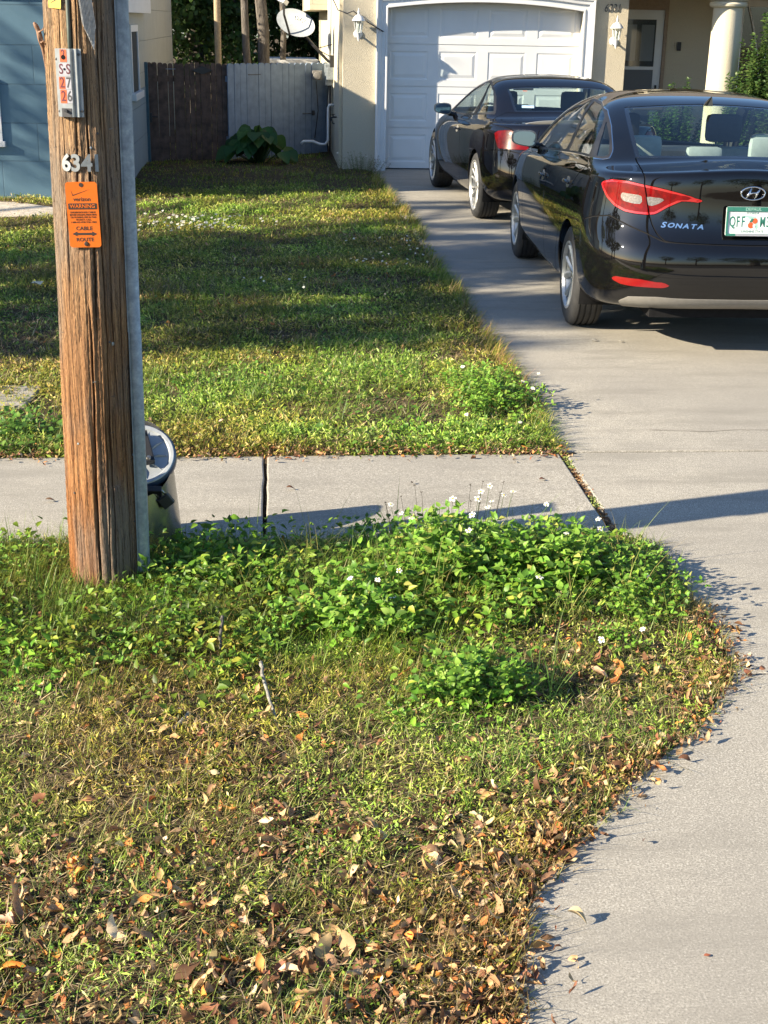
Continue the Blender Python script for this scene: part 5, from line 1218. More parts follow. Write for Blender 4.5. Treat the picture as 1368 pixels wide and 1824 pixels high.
# coupe boot spoiler edge and stickers on its rear window
Fm = surf_frame(shC, .30, .805, .003); a = MB(); a.box((-.045, -.012, 0), (.0, .0, .0006), M=Fm); a.build('window_sticker', M['orangestick'], cou)
Fm = surf_frame(shC, .33, .722, .003); a = MB(); a.box((-.04, -.005, 0), (.085, .045, .0006), M=Fm); a.build('paper_note', plain('pale_blue_paper', (.35, .52, .75), .6), cou)
a = MB(); V = []; F = []
xs = np.linspace(-.56, .56, 30)
for x in xs:
    u = abs(x)/.56; y = -.80+.10*u*u+.02; z = 1.018-.018*u*u; hgt = .030*(1-u**6)
    V += [(x, y+.13, z+.000), (x, y-.005, z+hgt), (x, y-.020, z+hgt-.004), (x, y-.012, z-.006)]
for i in range(len(xs)-1):
    for j in range(3): F.append((i*4+j, i*4+4+j, i*4+5+j, i*4+1+j))
a.add(V, F); o = a.build('boot_spoiler', M['paint2'], cou); smooth_angle(o, 35)
# ================================================================== PLANTS
def rcol(n, cols, var=.18, w=None, rng=RNG):
    c = np.array(cols, float); k = rng.choice(len(c), n, p=None if w is None else np.array(w)/np.sum(w)); b = c[k]
    return b*(1+rng.uniform(-var, var, (n, 1)))*(1+rng.uniform(-.08, .08, (n, 3)))
def blades(P, h, w, az, lean, curl, col, seg=3, tipc=None):
    """grass blades as bent ribbons. returns V, F, C"""
    n = len(P); u = np.linspace(0, 1, seg+1); L = seg+1
    dirx, diry = np.cos(az), np.sin(az); sx, sy = -diry, dirx
    ang = lean[:, None]+curl[:, None]*u[None]         # angle from vertical
    ds = h[:, None]/seg; ax = np.zeros((n, L)); azz = np.zeros((n, L))
    mid = (ang[:, 1:]+ang[:, :-1])/2
    ax[:, 1:] = np.cumsum(np.sin(mid)*ds, 1); azz[:, 1:] = np.cumsum(np.cos(mid)*ds, 1)
    wd = w[:, None]*(1-u[None]**1.6*.92)/2
    V = np.zeros((n, L, 2, 3))
    for s_, k in ((-1, 0), (1, 1)):
        V[:, :, k, 0] = P[:, 0:1]+dirx[:, None]*ax+s_*sx[:, None]*wd
        V[:, :, k, 1] = P[:, 1:2]+diry[:, None]*ax+s_*sy[:, None]*wd
        V[:, :, k, 2] = P[:, 2:3]+azz
    C = np.repeat(col[:, None, :], L, 1)*(1+.0*u[None, :, None])
    if tipc is not None: C = C*(1-u[None, :, None]**2*tipc[:, None, None])+np.array([.34, .26, .10])*(u[None, :, None]**2*tipc[:, None, None])
    C = np.repeat(C[:, :, None, :], 2, 2)
    b = (np.arange(n)*L*2)[:, None]; i = np.arange(seg)[None]*2
    F = np.stack([b+i, b+i+1, b+i+3, b+i+2], -1).reshape(-1, 4)
    return V.reshape(-1, 3), F, C.reshape(-1, 3)
def leaves(P, D, U, L, W, curl, fold, col, nu=4, shape='oval', ripple=0.):
    """leaves: P base, D pointing direction, U approx face normal"""
    n = len(P); D = D/np.linalg.norm(D, axis=1, keepdims=True); S = np.cross(D, U); S /= np.maximum(np.linalg.norm(S, axis=1, keepdims=True), 1e-6); N = np.cross(S, D)
    u = np.linspace(0, 1, nu+1)
    prof = {'oval': np.sin(PI*u**.85)**.8, 'ovate': np.sin(PI*u**.62)**.9, 'lance': np.sin(PI*u**.8)**1.1, 'round': np.sqrt(np.maximum(0, 1-(2*u-1)**2))}[shape]; prof = np.maximum(prof, .03)
    a = curl[:, None]*(u[None]-.15); s1 = np.cumsum(np.cos(a), 1)/(nu+1)-np.cos(a[:, :1])/(nu+1); s2 = np.cumsum(np.sin(a), 1)/(nu+1)-np.sin(a[:, :1])/(nu+1)
    V = np.zeros((n, nu+1, 3, 3))
    for k, x in enumerate((-1, 0, 1)):
        wid = W[:, None]*prof[None]*x/2; up = np.abs(wid)*np.tan(fold)[:, None]
        rp = ripple*L[:, None]*np.sin(u[None]*9+x*2+P[:, :1]*400)*abs(x) if ripple else 0
        V[:, :, k, :] = P[:, None, :]+D[:, None, :]*(L[:, None]*s1)[..., None]+S[:, None, :]*(wid*np.cos(fold)[:, None])[..., None]+N[:, None, :]*(-L[:, None]*s2+up+rp)[..., None]
    C = np.repeat(np.repeat(col[:, None, None, :], nu+1, 1), 3, 2)
    C[:, :, 1, :] *= 1.12
    b = (np.arange(n)*(nu+1)*3)[:, None, None]; i = (np.arange(nu)*3)[None, :, None]; k = np.arange(2)[None, None, :]
    q = b+i+k; F = np.stack([q, q+1, q+4, q+3], -1).reshape(-1, 4)
    return V.reshape(-1, 3), F, C.reshape(-1, 3)
class Acc:
    def __init__(s): s.V = []; s.F = []; s.C = []; s.n = 0
    def add(s, r):
        V, F, C = r; s.V.append(V); s.F.append(F+s.n); s.C.append(C); s.n += len(V)
    def build(s, name, mat, parent=None, patchy=0.):
        V = np.concatenate(s.V); C = np.concatenate(s.C)
        if patchy:   # the turf itself is patchy: drier and greener areas
            g = np.clip((nz(V[:, 0], V[:, 1], 1.1, 91)*.55+nz(V[:, 0], V[:, 1], 3.7, 92)*.45-.30)/.4, 0, 1)[:, None]*patchy+(1-patchy)*.6
            C = C*(np.array([[1.12, .80, .85]])*(1-g)+np.array([[.84, 1.10, .9]])*g)*(.78+.5*nz(V[:, 0], V[:, 1], 2.3, 93))[:, None]
        return mobj(name, V, np.concatenate(s.F), mat, parent, True, col=np.clip(C, 0, 1))
def scatter(x0, x1, y0, y1, n, mask, dens=None):
    x = RNG.uniform(x0, x1, n); y = RNG.uniform(y0, y1, n); k = mask(x, y)
    if dens is not None: k &= RNG.uniform(0, 1, n) < dens(x, y)
    return x[k], y[k]
def g2d(x, y, cx, cy, sx, sy): return np.exp(-(((x-cx)/sx)**2+((y-cy)/sy)**2))
def rdir(n, zlo, zhi, rng=RNG):
    a = rng.uniform(0, 2*PI, n); z = rng.uniform(zlo, zhi, n); r = np.sqrt(np.maximum(0, 1-z*z)); return np.stack([r*np.cos(a), r*np.sin(a), z], 1)
def uprand(n, tilt, rng=RNG, sun=0.):
    # sun: living leaves turn partly towards the light
    v = rng.normal(0, tilt, (n, 3)); v[:, 2] = 1; v[:, 0] -= .96*sun; v[:, 1] -= .29*sun; return v/np.linalg.norm(v, axis=1, keepdims=True)
def vis(x, y, m=.35):
    """1 inside the strip of ground near the photographed view, thinner further out"""
    l = -.29*y+.09; l = -.16*y-.40-m; r_ = 1.9
    return np.where((x > l) & (y > 2.0), 1., .35)
GREEN = [(.13, .21, .022), (.20, .29, .03), (.30, .37, .045), (.08, .14, .018)]
DRYG = [(.30, .30, .08), (.40, .33, .13), (.22, .25, .05), (.46, .36, .18)]
STRAW = [(.50, .38, .20), (.60, .48, .29), (.40, .29, .15), (.28, .20, .11)]
LEAFC = [(.44, .27, .125), (.52, .35, .18), (.34, .20, .10), (.46, .17, .05), (.56, .22, .045), (.22, .095, .05), (.60, .44, .28), (.13, .06, .03)]
def lush(x, y):
    """0..1 how green and tall the verge is here"""
    a = np.clip((y-3.55+.28*nz(x, y, 2.2, 3)-.10*np.clip(.4-x, 0, 2))/.45, 0, 1)*np.clip((.95-x)/.5, 0, 1)
    return np.clip(a+.8*g2d(x, y, .70, 4.45, .55, .38)+.5*g2d(x, y, 1.15, 4.6, .3, .35), 0, 1)
def rosettes(acc, cx, cy, m, L, hh, cols, nu=2, spread=.018, wf=(.11, .26), w=None, el=(.0, 1.15), shape='lance'):
    # little spreading plants: many narrow leaves fanning out of one point
    k = len(cx); tint = RNG.uniform(.75, 1.25, k); x = np.repeat(cx, m)+RNG.normal(0, spread, k*m); y = np.repeat(cy, m)+RNG.normal(0, spread, k*m); n = len(x)
    az = RNG.uniform(0, 2*PI, n); e_ = RNG.uniform(*el, n); z = gh(x, y)+RNG.beta(1.2, 1.6, n)*np.repeat(hh, m); Lf = RNG.uniform(*L, n)
    acc.add(leaves(np.stack([x, y, z], 1), np.stack([np.cos(az)*np.cos(e_), np.sin(az)*np.cos(e_), np.sin(e_)], 1), uprand(n, .35, RNG, .75), Lf, Lf*RNG.uniform(*wf, n), RNG.uniform(-.1, .8, n), RNG.uniform(0, .4, n), rcol(n, cols, w=w)*np.repeat(tint, m)[:, None], nu, shape))
HERB = [(.20, .28, .035), (.34, .41, .06), (.50, .52, .13), (.08, .13, .02), (.60, .52, .22)]
def litter_d(x, y):
    near = np.clip((3.06-y+.55*nz(x, y, 2.6, 31)-.1)/.45, 0, 1); band = np.exp(-((edge_x(y)-x-.10)/.13)**2)*(y < 4.2)
    return np.clip(near*(.18+1.6*nz(x, y, 3.2, 33)**1.5)+.40*band*(.2+nz(x, y, 5, 35))+.07+.3*g2d(x, y, .05, 3.35, .3, .12)+.4*g2d(x, y, 1.1, 3.85, .25, .3), 0, 1)
# ---- verge: grass
P0 = (-3.2, 1.55, 1.32, 5.06)
acc = Acc()
def vm(x, y): return in_verge(x, y, -.012)
x, y = scatter(*P0, 240000, vm, lambda x, y: vis(x, y)*(.25+.55*nz(x, y, 5, 5)**1.3+.25*lush(x, y))*np.where(y < 3.05, .55+.4*nz(x, y, 3, 9), 1))
n = len(x); lu = lush(x, y); h = .024+.060*RNG.beta(2, 3, n)*(.45+1.25*lu)+.05*lu*g2d(x, y, -.95, 4.55, .35, .4)*RNG.uniform(0, 1.6, n)
dry = RNG.uniform(0, 1, n) < (.62-.5*lu); col = np.where(dry[:, None], rcol(n, DRYG), rcol(n, GREEN))
acc.add(blades(np.stack([x, y, gh(x, y)-.004], 1), h, RNG.uniform(.0014, .0034, n), RNG.uniform(0, 2*PI, n), RNG.uniform(.2, 1.25, n), RNG.uniform(.1, 1.4, n), col, 3, RNG.uniform(0, .8, n)*dry))
# tufts of longer fine grass
def tufts(acc, cx, cy, nb, hh, cols, spread=.03, w=(.0016, .0036), lean=.55, curl=1.2, dryf=.1):
    nT = len(cx); x = np.repeat(cx, nb)+RNG.normal(0, spread, nT*nb); y = np.repeat(cy, nb)+RNG.normal(0, spread, nT*nb); n = len(x)
    h = np.repeat(hh, nb)*RNG.uniform(.45, 1.15, n); acc.add(blades(np.stack([x, y, gh(x, y)-.003], 1), h, RNG.uniform(*w, n), RNG.uniform(0, 2*PI, n), RNG.uniform(0, lean, n), RNG.uniform(.2, curl, n), rcol(n, cols), 4, RNG.uniform(0, 1, n)*dryf))
cx, cy = scatter(*P0, 900, lambda x, y: in_verge(x, y, .0), lambda x, y: vis(x, y)*(.25+.75*lush(x, y))*(y > 3.0)); tufts(acc, cx, cy, 16, RNG.uniform(.07, .15, len(cx)), [(.14, .26, .035), (.22, .34, .05), (.30, .37, .08), (.10, .19, .03)], dryf=.4)
cx, cy = scatter(-1.8, .2, 4.0, 5.0, 90, lambda x, y: in_verge(x, y), lambda x, y: g2d(x, y, -.95, 4.6, .3, .45)); tufts(acc, cx, cy, 26, RNG.uniform(.12, .22, len(cx)), [(.13, .27, .035), (.18, .33, .05)], .035)
cx, cy = scatter(-1.2, 1.4, 1.9, 3.9, 1900, lambda x, y: in_verge(x, y, -.01), lambda x, y: .3+.7*nz(x, y, 4, 8)); tufts(acc, cx, cy, 14, RNG.uniform(.035, .085, len(cx)), [(.16, .22, .04), (.26, .30, .07), (.36, .35, .11), (.44, .38, .16)], .022, dryf=.8, lean=1.0)
ey = RNG.uniform(1.8, 5.0, 230); ex = edge_x(ey)-RNG.uniform(-.01, .08, 230); tufts(acc, ex, ey, 9, RNG.uniform(.04, .12, 230), [(.15, .20, .04), (.24, .25, .08), (.10, .17, .03), (.32, .27, .12)], .018, lean=1.25, dryf=.7)
for gx0, gy0 in ((.83, 3.62), (.86, 3.72), (.78, 3.66), (-.20, 4.2)): tufts(acc, np.array([gx0]), np.array([gy0]), 9, np.array([.26]), [(.15, .24, .05), (.20, .28, .08)], .012, (.003, .0045), .7, 1.3)
tag(acc.build('verge_grass', M['foliage'], None, .8), 'fine green and dry grass covering the street verge', 'grass', kind='stuff')
# ---- verge: low leafy ground cover
acc = Acc()
x, y = scatter(*P0, 60000, lambda x, y: in_verge(x, y, .01), lambda x, y: vis(x, y)*np.clip(lush(x, y)*np.clip(2.1*nz(x, y, 3.4, 12)-.45, .10, 1.3), 0, 1)*.8*(1-.95*g2d(x, y, -.6, 4.36, .24, .2)))
n = len(x); z = gh(x, y)+RNG.beta(1.6, 2.2, n)*(.05+.085*lush(x, y)); Lf = RNG.uniform(.020, .052, n)
acc.add(leaves(np.stack([x, y, z], 1), rdir(n, -.45, .75), uprand(n, .45, RNG, .6), Lf, Lf*RNG.uniform(.32, .58, n), RNG.uniform(-.2, 1.1, n), RNG.uniform(.05, .6, n), rcol(n, [(.10, .20, .022), (.16, .30, .03), (.23, .39, .045), (.06, .13, .02), (.36, .44, .06)], w=[3, 4, 4, 3, 1.2]), 4, 'ovate'))
# tiny herbs among the litter
x, y = scatter(*P0, 110000, lambda x, y: in_verge(x, y, 0), lambda x, y: vis(x, y)*np.clip(1.25*nz(x, y, 4.5, 21)-.35, 0, 1)*(1-.6*lush(x, y)))
n = len(x); z = gh(x, y)+RNG.beta(1.3, 2, n)*.055; Lf = RNG.uniform(.007, .019, n)
acc.add(leaves(np.stack([x, y, z], 1), rdir(n, -.2, .9), uprand(n, .5, RNG, .6), Lf, Lf*RNG.uniform(.3, .6, n), RNG.uniform(0, .6, n), RNG.uniform(0, .4, n), rcol(n, [(.14, .22, .03), (.24, .32, .05), (.34, .37, .08), (.09, .15, .025)]), 2, 'lance'))
cx, cy = scatter(*P0, 9000, lambda x, y: in_verge(x, y, 0), lambda x, y: vis(x, y)*np.clip(.25+1.2*nz(x, y, 3.1, 24)-.9*litter_d(x, y)*(y < 3.1)-.3*lush(x, y), .10, 1))
k = len(cx)//3; rosettes(acc, cx[:k], cy[:k], 18, (.010, .024), RNG.uniform(.015, .06, k), HERB, w=[3, 4, 3, 2, 1.2], wf=(.2, .4)); rosettes(acc, cx[k:], cy[k:], 20, (.018, .045), RNG.uniform(.005, .04, len(cx)-k), HERB, w=[3, 4, 3, 2, 2.2], wf=(.06, .14))
cx, cy = scatter(-.2, 1.4, 4.05, 4.95, 60, lambda x, y: in_verge(x, y, .02)); tufts(acc, cx, cy, 12, RNG.uniform(.12, .30, len(cx)), [(.20, .30, .06), (.36, .36, .12), (.12, .20, .04)], .03, (.002, .004), .7, 1.2, .6)
tag(acc.build('ground_cover', M['foliage'], None, .8), 'low leafy weeds and creeping vines carpeting the verge around the pole', 'weeds', kind='stuff')
# ---- dead leaves and straw
acc = Acc()
def litter(acc, x, y, zl, Lr=(.022, .068)):
    n = len(x); Lf = RNG.uniform(*Lr, n)*RNG.uniform(.75, 1.1, n); acc.add(leaves(np.stack([x, y, gh(x, y)+zl], 1), rdir(n, -.15, .35), uprand(n, .55), Lf, Lf*RNG.uniform(.20, .50, n), RNG.uniform(-2.6, 2.8, n), RNG.uniform(-.3, 1.1, n), rcol(n, LEAFC, .32, [4, 3.2, 4.5, 2.0, .8, 4.2, 1.3, 3.5]), 6, random.choice(('oval', 'lance', 'ovate')), .06))
x, y = scatter(*P0, 36000, lambda x, y: in_verge(x, y, -.02), lambda x, y: vis(x, y)*litter_d(x, y)*.9)
for q in range(3): litter(acc, x[q::3], y[q::3], RNG.uniform(-.004, .022, len(x[q::3])), ((.026, .064), (.032, .080), (.022, .055))[q])
x, y = scatter(*P0, 60000, lambda x, y: in_verge(x, y, -.02), lambda x, y: vis(x, y)*litter_d(x, y)*.8); litter(acc, x, y, RNG.uniform(.0, .02, len(x)), (.006, .024))
x, y = scatter(-1.2, .7, 1.8, 3.0, 1100, lambda x, y: in_verge(x, y, .03), lambda x, y: .3+.7*nz(x, y, 3.2, 33)); litter(acc, x[::3], y[::3], RNG.uniform(.008, .03, len(x[::3])), (.045, .070))
ey = RNG.uniform(1.9, 4.3, 1500); ey = ey[RNG.uniform(0, 1, 1500) < nz(ey, ey*0, 3.3, 71)**1.3*1.3]; q = len(ey); ex = edge_x(ey)-RNG.normal(.03, .05, q); litter(acc, ex, ey, np.maximum(0, -gh(ex, ey))+RNG.uniform(.003, .02, q), (.012, .05))
# along the far edge of the footpath and the lawn's border
x = RNG.uniform(-3.5, 1.40, 1500); y = 6.15+RNG.normal(0, .05, 1500); litter(acc, x, y, np.where(gh(x, y) < -.05, .075, .01)+RNG.uniform(.0, .02, 1500), (.014, .045))
x, y = scatter(-3, 1.3, 6.2, 13, 1500, lambda x, y: in_lawn(x, y, .02), lambda x, y: nz(x, y, 1.4, 41)**2); litter(acc, x, y, RNG.uniform(.01, .04, len(x)), (.03, .06))
tag(acc.build('leaf_litter', M['litter']), 'curled tan and orange dead leaves littering the front of the verge', 'dead leaves', kind='stuff')
acc = Acc()
x, y = scatter(*P0, 46000, lambda x, y: in_verge(x, y, -.01), lambda x, y: vis(x, y)*np.clip(1-.85*lush(x, y), 0, 1)*.8); n = len(x)
acc.add(blades(np.stack([x, y, gh(x, y)+RNG.uniform(0, .02, n)], 1), RNG.uniform(.02, .07, n), RNG.uniform(.0012, .003, n), RNG.uniform(0, 2*PI, n), RNG.uniform(1.0, 1.6, n), RNG.uniform(-.3, .5, n), rcol(n, STRAW, .25), 2))
x, y = scatter(-4, 1.36, 6.12, 16, 60000, lambda x, y: in_lawn(x, y, 0), lambda x, y: vis(x, y, .6)*np.clip(1.5*nz(x, y, 1.3, 44)-.25, .05, 1)*np.clip(8/y, 0, 1)); n = len(x)
acc.add(blades(np.stack([x, y, gh(x, y)+RNG.uniform(0, .025, n)], 1), RNG.uniform(.03, .09, n), RNG.uniform(.002, .005, n), RNG.uniform(0, 2*PI, n), RNG.uniform(.9, 1.6, n), RNG.uniform(-.3, .5, n), rcol(n, STRAW, .25), 2))
tag(acc.build('dry_thatch', M['straw']), 'flattened pale straw between the grass blades', 'dry grass', kind='stuff')
# ---- lawn
acc = Acc()
def lawn_v(x, y): return (((x+3.15)/1.0)**2+((y-14.65)/.75)**2 > 1)* np.where(x > -.16*y-1.3, 1., .22)
for (y0, y1, n0, hs, ws, sg) in ((6.1, 8.2, 105000, (.035, .105), (.002, .0042), 3), (8.2, 12, 120000, (.04, .10), (.003, .006), 3), (12, 16.2, 90000, (.04, .09), (.005, .009), 2), (16, 27, 90000, (.04, .08), (.007, .013), 2)):
    x, y = scatter(-8, 1.4, y0, y1, n0, lambda x, y: in_lawn(x, y, -.015), lambda x, y: lawn_v(x, y)*np.clip(.15+1.1*nz(x, y, 1.9, 51)*(.4+nz(x, y, 5.3, 55)), .1, 1)); n = len(x)
    g = nz(x, y, .9, 52)*.6+nz(x, y, 3.1, 53)*.4; h = RNG.uniform(*hs, n)*(.35+.95*nz(x, y, 2.7, 54)); sunny = np.clip((y-12.5)/2, 0, 1); dry = RNG.uniform(0, 1, n) < (.42-.45*(g-.3))*(1-.6*sunny)
    acc.add(blades(np.stack([x, y, gh(x, y)-.004], 1), h, RNG.uniform(*ws, n), RNG.uniform(0, 2*PI, n), RNG.uniform(.2, 1.25, n), RNG.uniform(.1, 1.2, n), np.where(dry[:, None], rcol(n, DRYG), rcol(n, GREEN)), sg, RNG.uniform(0, .6, n)*dry))
cx, cy = scatter(-3, 1.3, 6.2, 12, 420, lambda x, y: in_lawn(x, y, .02), lambda x, y: nz(x, y, 1.7, 60)); tufts(acc, cx, cy, 16, RNG.uniform(.09, .17, len(cx)), [(.14, .22, .04), (.20, .26, .07), (.09, .16, .03)], .04, (.003, .005))
x = RNG.uniform(-2.6, 1.3, 2200); y = RNG.uniform(6.15, 6.32, 2200); n = 2200; acc.add(blades(np.stack([x, y, gh(x, y)], 1), RNG.uniform(.05, .12, n), RNG.uniform(.002, .004, n), RNG.uniform(-PI, 0, n), RNG.uniform(.2, 1., n), RNG.uniform(.2, 1.2, n), rcol(n, GREEN+DRYG), 3))
n = 9000; y = RNG.uniform(6.2, 18.5, n)**1.0; y = y[nz(y, y*0, 2.1, 72) > RNG.uniform(.1, .9, n)]; n = len(y); x = 1.37-np.abs(RNG.normal(0, .05, n))+.03; wv = .12*nz(y, y*0, 1.3, 73); x = x+wv-.05
acc.add(blades(np.stack([x, y, np.full(n, -.004)], 1), RNG.uniform(.05, .16, n), RNG.uniform(.003, .006, n)*(1+(y > 11)*.6), RNG.normal(0, .9, n), RNG.uniform(.3, 1.4, n), RNG.uniform(.1, 1.2, n), rcol(n, GREEN+DRYG), 3))
tag(acc.build('lawn_grass', M['foliage'], None, .8), 'patchy green lawn between the footpath and the two houses', 'grass', kind='stuff')
acc = Acc()
x, y = scatter(-4, 1.34, 6.15, 17, 26000, lambda x, y: in_lawn(x, y, .02), lambda x, y: lawn_v(x, y)*np.clip(1.5*nz(x, y, 1.6, 61)-.45+.5*(y < 6.9), 0, 1)*np.clip(7/y, 0, 1)); n = len(x)
z = gh(x, y)+RNG.beta(1.5, 2, n)*.075; Lf = RNG.uniform(.018, .045, n)
acc.add(leaves(np.stack([x, y, z], 1), rdir(n, -.3, .6), uprand(n, .45, RNG, .6), Lf, Lf*RNG.uniform(.4, .8, n), RNG.uniform(-.2, .8, n), RNG.uniform(0, .4, n), rcol(n, [(.09, .17, .025), (.13, .22, .035), (.19, .27, .05), (.06, .12, .02)]), 3, 'ovate'))
for y0, y1, k, m, L, zz in ((6.14, 8.5, 5600, 20, (.022, .055), (.01, .05)), (8.5, 12.5, 5200, 18, (.03, .065), (.01, .05)), (12.5, 17, 4000, 14, (.04, .075), (.01, .05))):
    cx, cy = scatter(-4, 1.38, y0, y1, k, lambda x, y: in_lawn(x, y, -.01), lambda x, y: lawn_v(x, y)*np.clip(1.7*nz(x, y, 2.3, 62)-.3+.4*(y < 6.6), .04, 1)); rosettes(acc, cx, cy, m, L, RNG.uniform(*zz, len(cx)), HERB, w=[3, 3, 2, 3, .8], spread=.03 if y0 < 8 else .045)
tag(acc.build('lawn_weeds', M['foliage'], None, .8), 'broad leafed weeds scattered through the lawn', 'weeds', kind='stuff')

# ---- individual weeds
def stems(acc, A, B, w, col):
    """thin ribbons from A to B (crossed pair)"""
    n = len(A); V = []; 
    for d in (np.array([1., 0, 0]), np.array([0, 1., 0])):
        V.append(np.stack([A-d*w/2, A+d*w/2, B+d*w/3, B-d*w/3], 1))
    V = np.concatenate(V, 1).reshape(-1, 3); b = np.arange(n)*8; F = np.concatenate([np.stack([b, b+1, b+2, b+3], 1), np.stack([b+4, b+5, b+6, b+7], 1)]); acc.add((V, F, np.repeat(col, 8, 0)))
def flower(parent, loc, r=.013, tilt=None):
    V = []; F = []; np_ = random.choice((5, 5, 6)); N = Vector(tilt).normalized() if tilt is not None else Vector((random.uniform(-.6, .3), random.uniform(-.9, 0), 1)).normalized(); m = frame(loc, N, (0, 1, .3))
    a = MB()
    for k in range(np_):
        t = 2*PI*k/np_+random.uniform(-.12, .12); c, s_ = math.cos(t), math.sin(t); L = r*random.uniform(.75, 1.1); w = r*.33
        pts = [(.15, 0, 0), (.45, w*.7/r, .05), (.8, w/r, .04), (1, w*.55/r, -.02), (1.02, 0, .0), (1, -w*.55/r, -.02), (.8, -w/r, .04), (.45, -w*.7/r, .05)]
        a.add([m @ Vector((L*p[0]*c-L*p[1]*s_, L*p[0]*s_+L*p[1]*c, L*p[2])) for p in pts], [tuple(range(8))], 0)
    a.lathe([(0, r*.22), (r*.2, r*.17), (r*.27, 0)], 8, 1, M=m)
    return a.build('flower', [M['petal'], M['flowereye']], parent)
def weed_plant(name, cx, cy, rx, ry, h, nst, label, cols, seed, flowers=0, leaf=(.036, .076), trif=True, fh=.07, fr=.013, group=None, shape='ovate', wfac=.5, dark_heads=0, cat='weed', lay=None, fspots=None):
    rng = np.random.default_rng(seed); random.seed(seed); z0 = float(gh(cx, cy)); e = empty(name, (cx, cy, z0)); tag(e, label, cat, group)
    acc = sa = Acc(); a = rng.uniform(0, 2*PI, nst); rr = np.sqrt(rng.uniform(0, 1, nst)); bx = rr*rx*np.cos(a); by = rr*ry*np.sin(a)
    hh = h*(1-.55*rr**2)*rng.uniform(.6, 1.1, nst); B = np.stack([bx*.75, by*.75, gh(cx+bx*.75, cy+by*.75)-z0], 1); T = np.stack([bx*1.1+rng.normal(0, .015, nst), by*1.1+rng.normal(0, .015, nst), hh], 1)
    stems(acc, B, T, .003, rcol(nst, [(.12, .19, .05), (.16, .15, .06)], rng=rng))
    # leaf nodes along each stem
    PP = []; DD = []; LL = []
    for i in range(nst):
        nn = max(2, int(hh[i]/.028)); 
        for k in range(nn):
            f = (k+.8)/nn; p = B[i]+(T[i]-B[i])*f; az = k*PI/2+rng.uniform(0, .6)+i
            for s_ in (0, PI):
                el = rng.uniform(-.1, .7); d = np.array([math.cos(az+s_)*math.cos(el), math.sin(az+s_)*math.cos(el), math.sin(el)]); sz = rng.uniform(*leaf)*(1-.35*f); base = p+d*.012
                PP.append(base); DD.append(d); LL.append(sz)
                if trif and rng.uniform() < .6:
                    for q in (-.9, .9):
                        d2 = np.array([d[0]*math.cos(q)-d[1]*math.sin(q), d[0]*math.sin(q)+d[1]*math.cos(q), d[2]*.6]); PP.append(base-d*.004); DD.append(d2); LL.append(sz*.72)
        PP.append(T[i]); DD.append(np.array([rng.normal(0, .4), rng.normal(0, .4), .8])); LL.append(leaf[0])
    PP = np.array(PP); DD = np.array(DD); LL = np.array(LL); n = len(PP)
    acc.add(leaves(PP, DD, uprand(n, .28, rng, .55), LL, LL*rng.uniform(wfac*.85, wfac*1.15, n), rng.uniform(0, .9, n), rng.uniform(.05, .45, n), rcol(n, cols, rng=rng), 5, shape))
    pos = []
    spots = fspots or [(rng.uniform(-rx, rx)*.85, rng.uniform(-ry, ry)*.85, h*rng.uniform(.75, 1.0)+fh*rng.uniform(.3, 1)) for _ in range(flowers)]
    for (fx, fy, fz) in spots:
        fz = fz*.84
        pos.append((fx, fy, fz)); stems(sa, np.array([[fx*.8, fy*.8, fz*.2]]), np.array([[fx, fy, fz]]), .002, np.array([[.12, .18, .05]])); flower(e, (fx, fy, fz+.001), fr*rng.uniform(.8, 1.15))
    for _ in range(dark_heads):
        fx, fy, fz = rng.uniform(-rx, rx)*.9, rng.uniform(-.4, 1)*ry, h+fh*rng.uniform(.1, 1.1); stems(sa, np.array([[fx*.8, fy*.8, fz*.2]]), np.array([[fx, fy, fz]]), .0018, np.array([[.08, .07, .04]]))
        m = 7; P = np.repeat([[fx, fy, fz]], m, 0); sa.add(leaves(P, rdir(m, -.1, 1, rng), uprand(m, .5, rng), np.full(m, .010), np.full(m, .003), np.zeros(m), np.zeros(m), rcol(m, [(.05, .035, .02)], rng=rng), 2, 'lance'))
    acc.build('foliage', M['foliage'], e)
    return e
BG = [(.10, .21, .025), (.16, .31, .035), (.22, .38, .05), (.07, .15, .02), (.30, .44, .08), (.17, .31, .04), (.12, .25, .03), (.20, .36, .05), (.16, .34, .04), (.13, .27, .03), (.19, .37, .045), (.24, .42, .06), (.40, .42, .10)]
weed_plant('flowering_weed', .62, 4.56, .29, .25, .215, 105, 'tall flowering weed clump with white daisies at the back of the verge', BG, 21, fspots=[(.02, .06, .30), (-.17, .0, .26), (-.14, -.05, .26), (.10, -.02, .33), (.13, -.06, .31), (.07, -.09, .29), (-.20, .10, .26), (.20, .02, .33), (.16, .10, .34), (.15, -.02, .32), (.24, .06, .33), (.12, .05, .335), (.05, -.16, .25)], dark_heads=12)
weed_plant('flowering_weed', 1.00, 4.54, .27, .25, .20, 95, 'bushy bright green weed clump with a few white flowers beside the footpath joint', BG, 22, flowers=4)
weed_plant('flowering_weed', 1.27, 4.40, .22, .32, .16, 90, 'leafy green weed spilling over the driveway edge at the right end of the verge', BG, 23, flowers=1, leaf=(.024, .05))
weed_plant('flowering_weed', .28, 4.22, .30, .24, .15, 90, 'flowering weed with white daisies in the middle of the verge, left of the tall clump', BG, 24, flowers=1, fspots=[(.06, -.02, .17), (-.03, .02, .16), (.14, .06, .17), (.10, -.12, .15)])
weed_plant('leafy_weed', -.20, 4.62, .30, .20, .12, 70, 'green leafy weed filling the shade between the steel drum and the flower clump', BG, 41)
weed_plant('leafy_weed', -1.05, 4.75, .30, .20, .11, 60, 'leafy weed tangled in bright grass left of the pole', BG, 42, leaf=(.022, .045))
weed_plant('leafy_weed', -.25, 3.98, .30, .20, .09, 64, 'low leafy weed patch between the pole foot and the pale stick', BG, 43, leaf=(.026, .052))
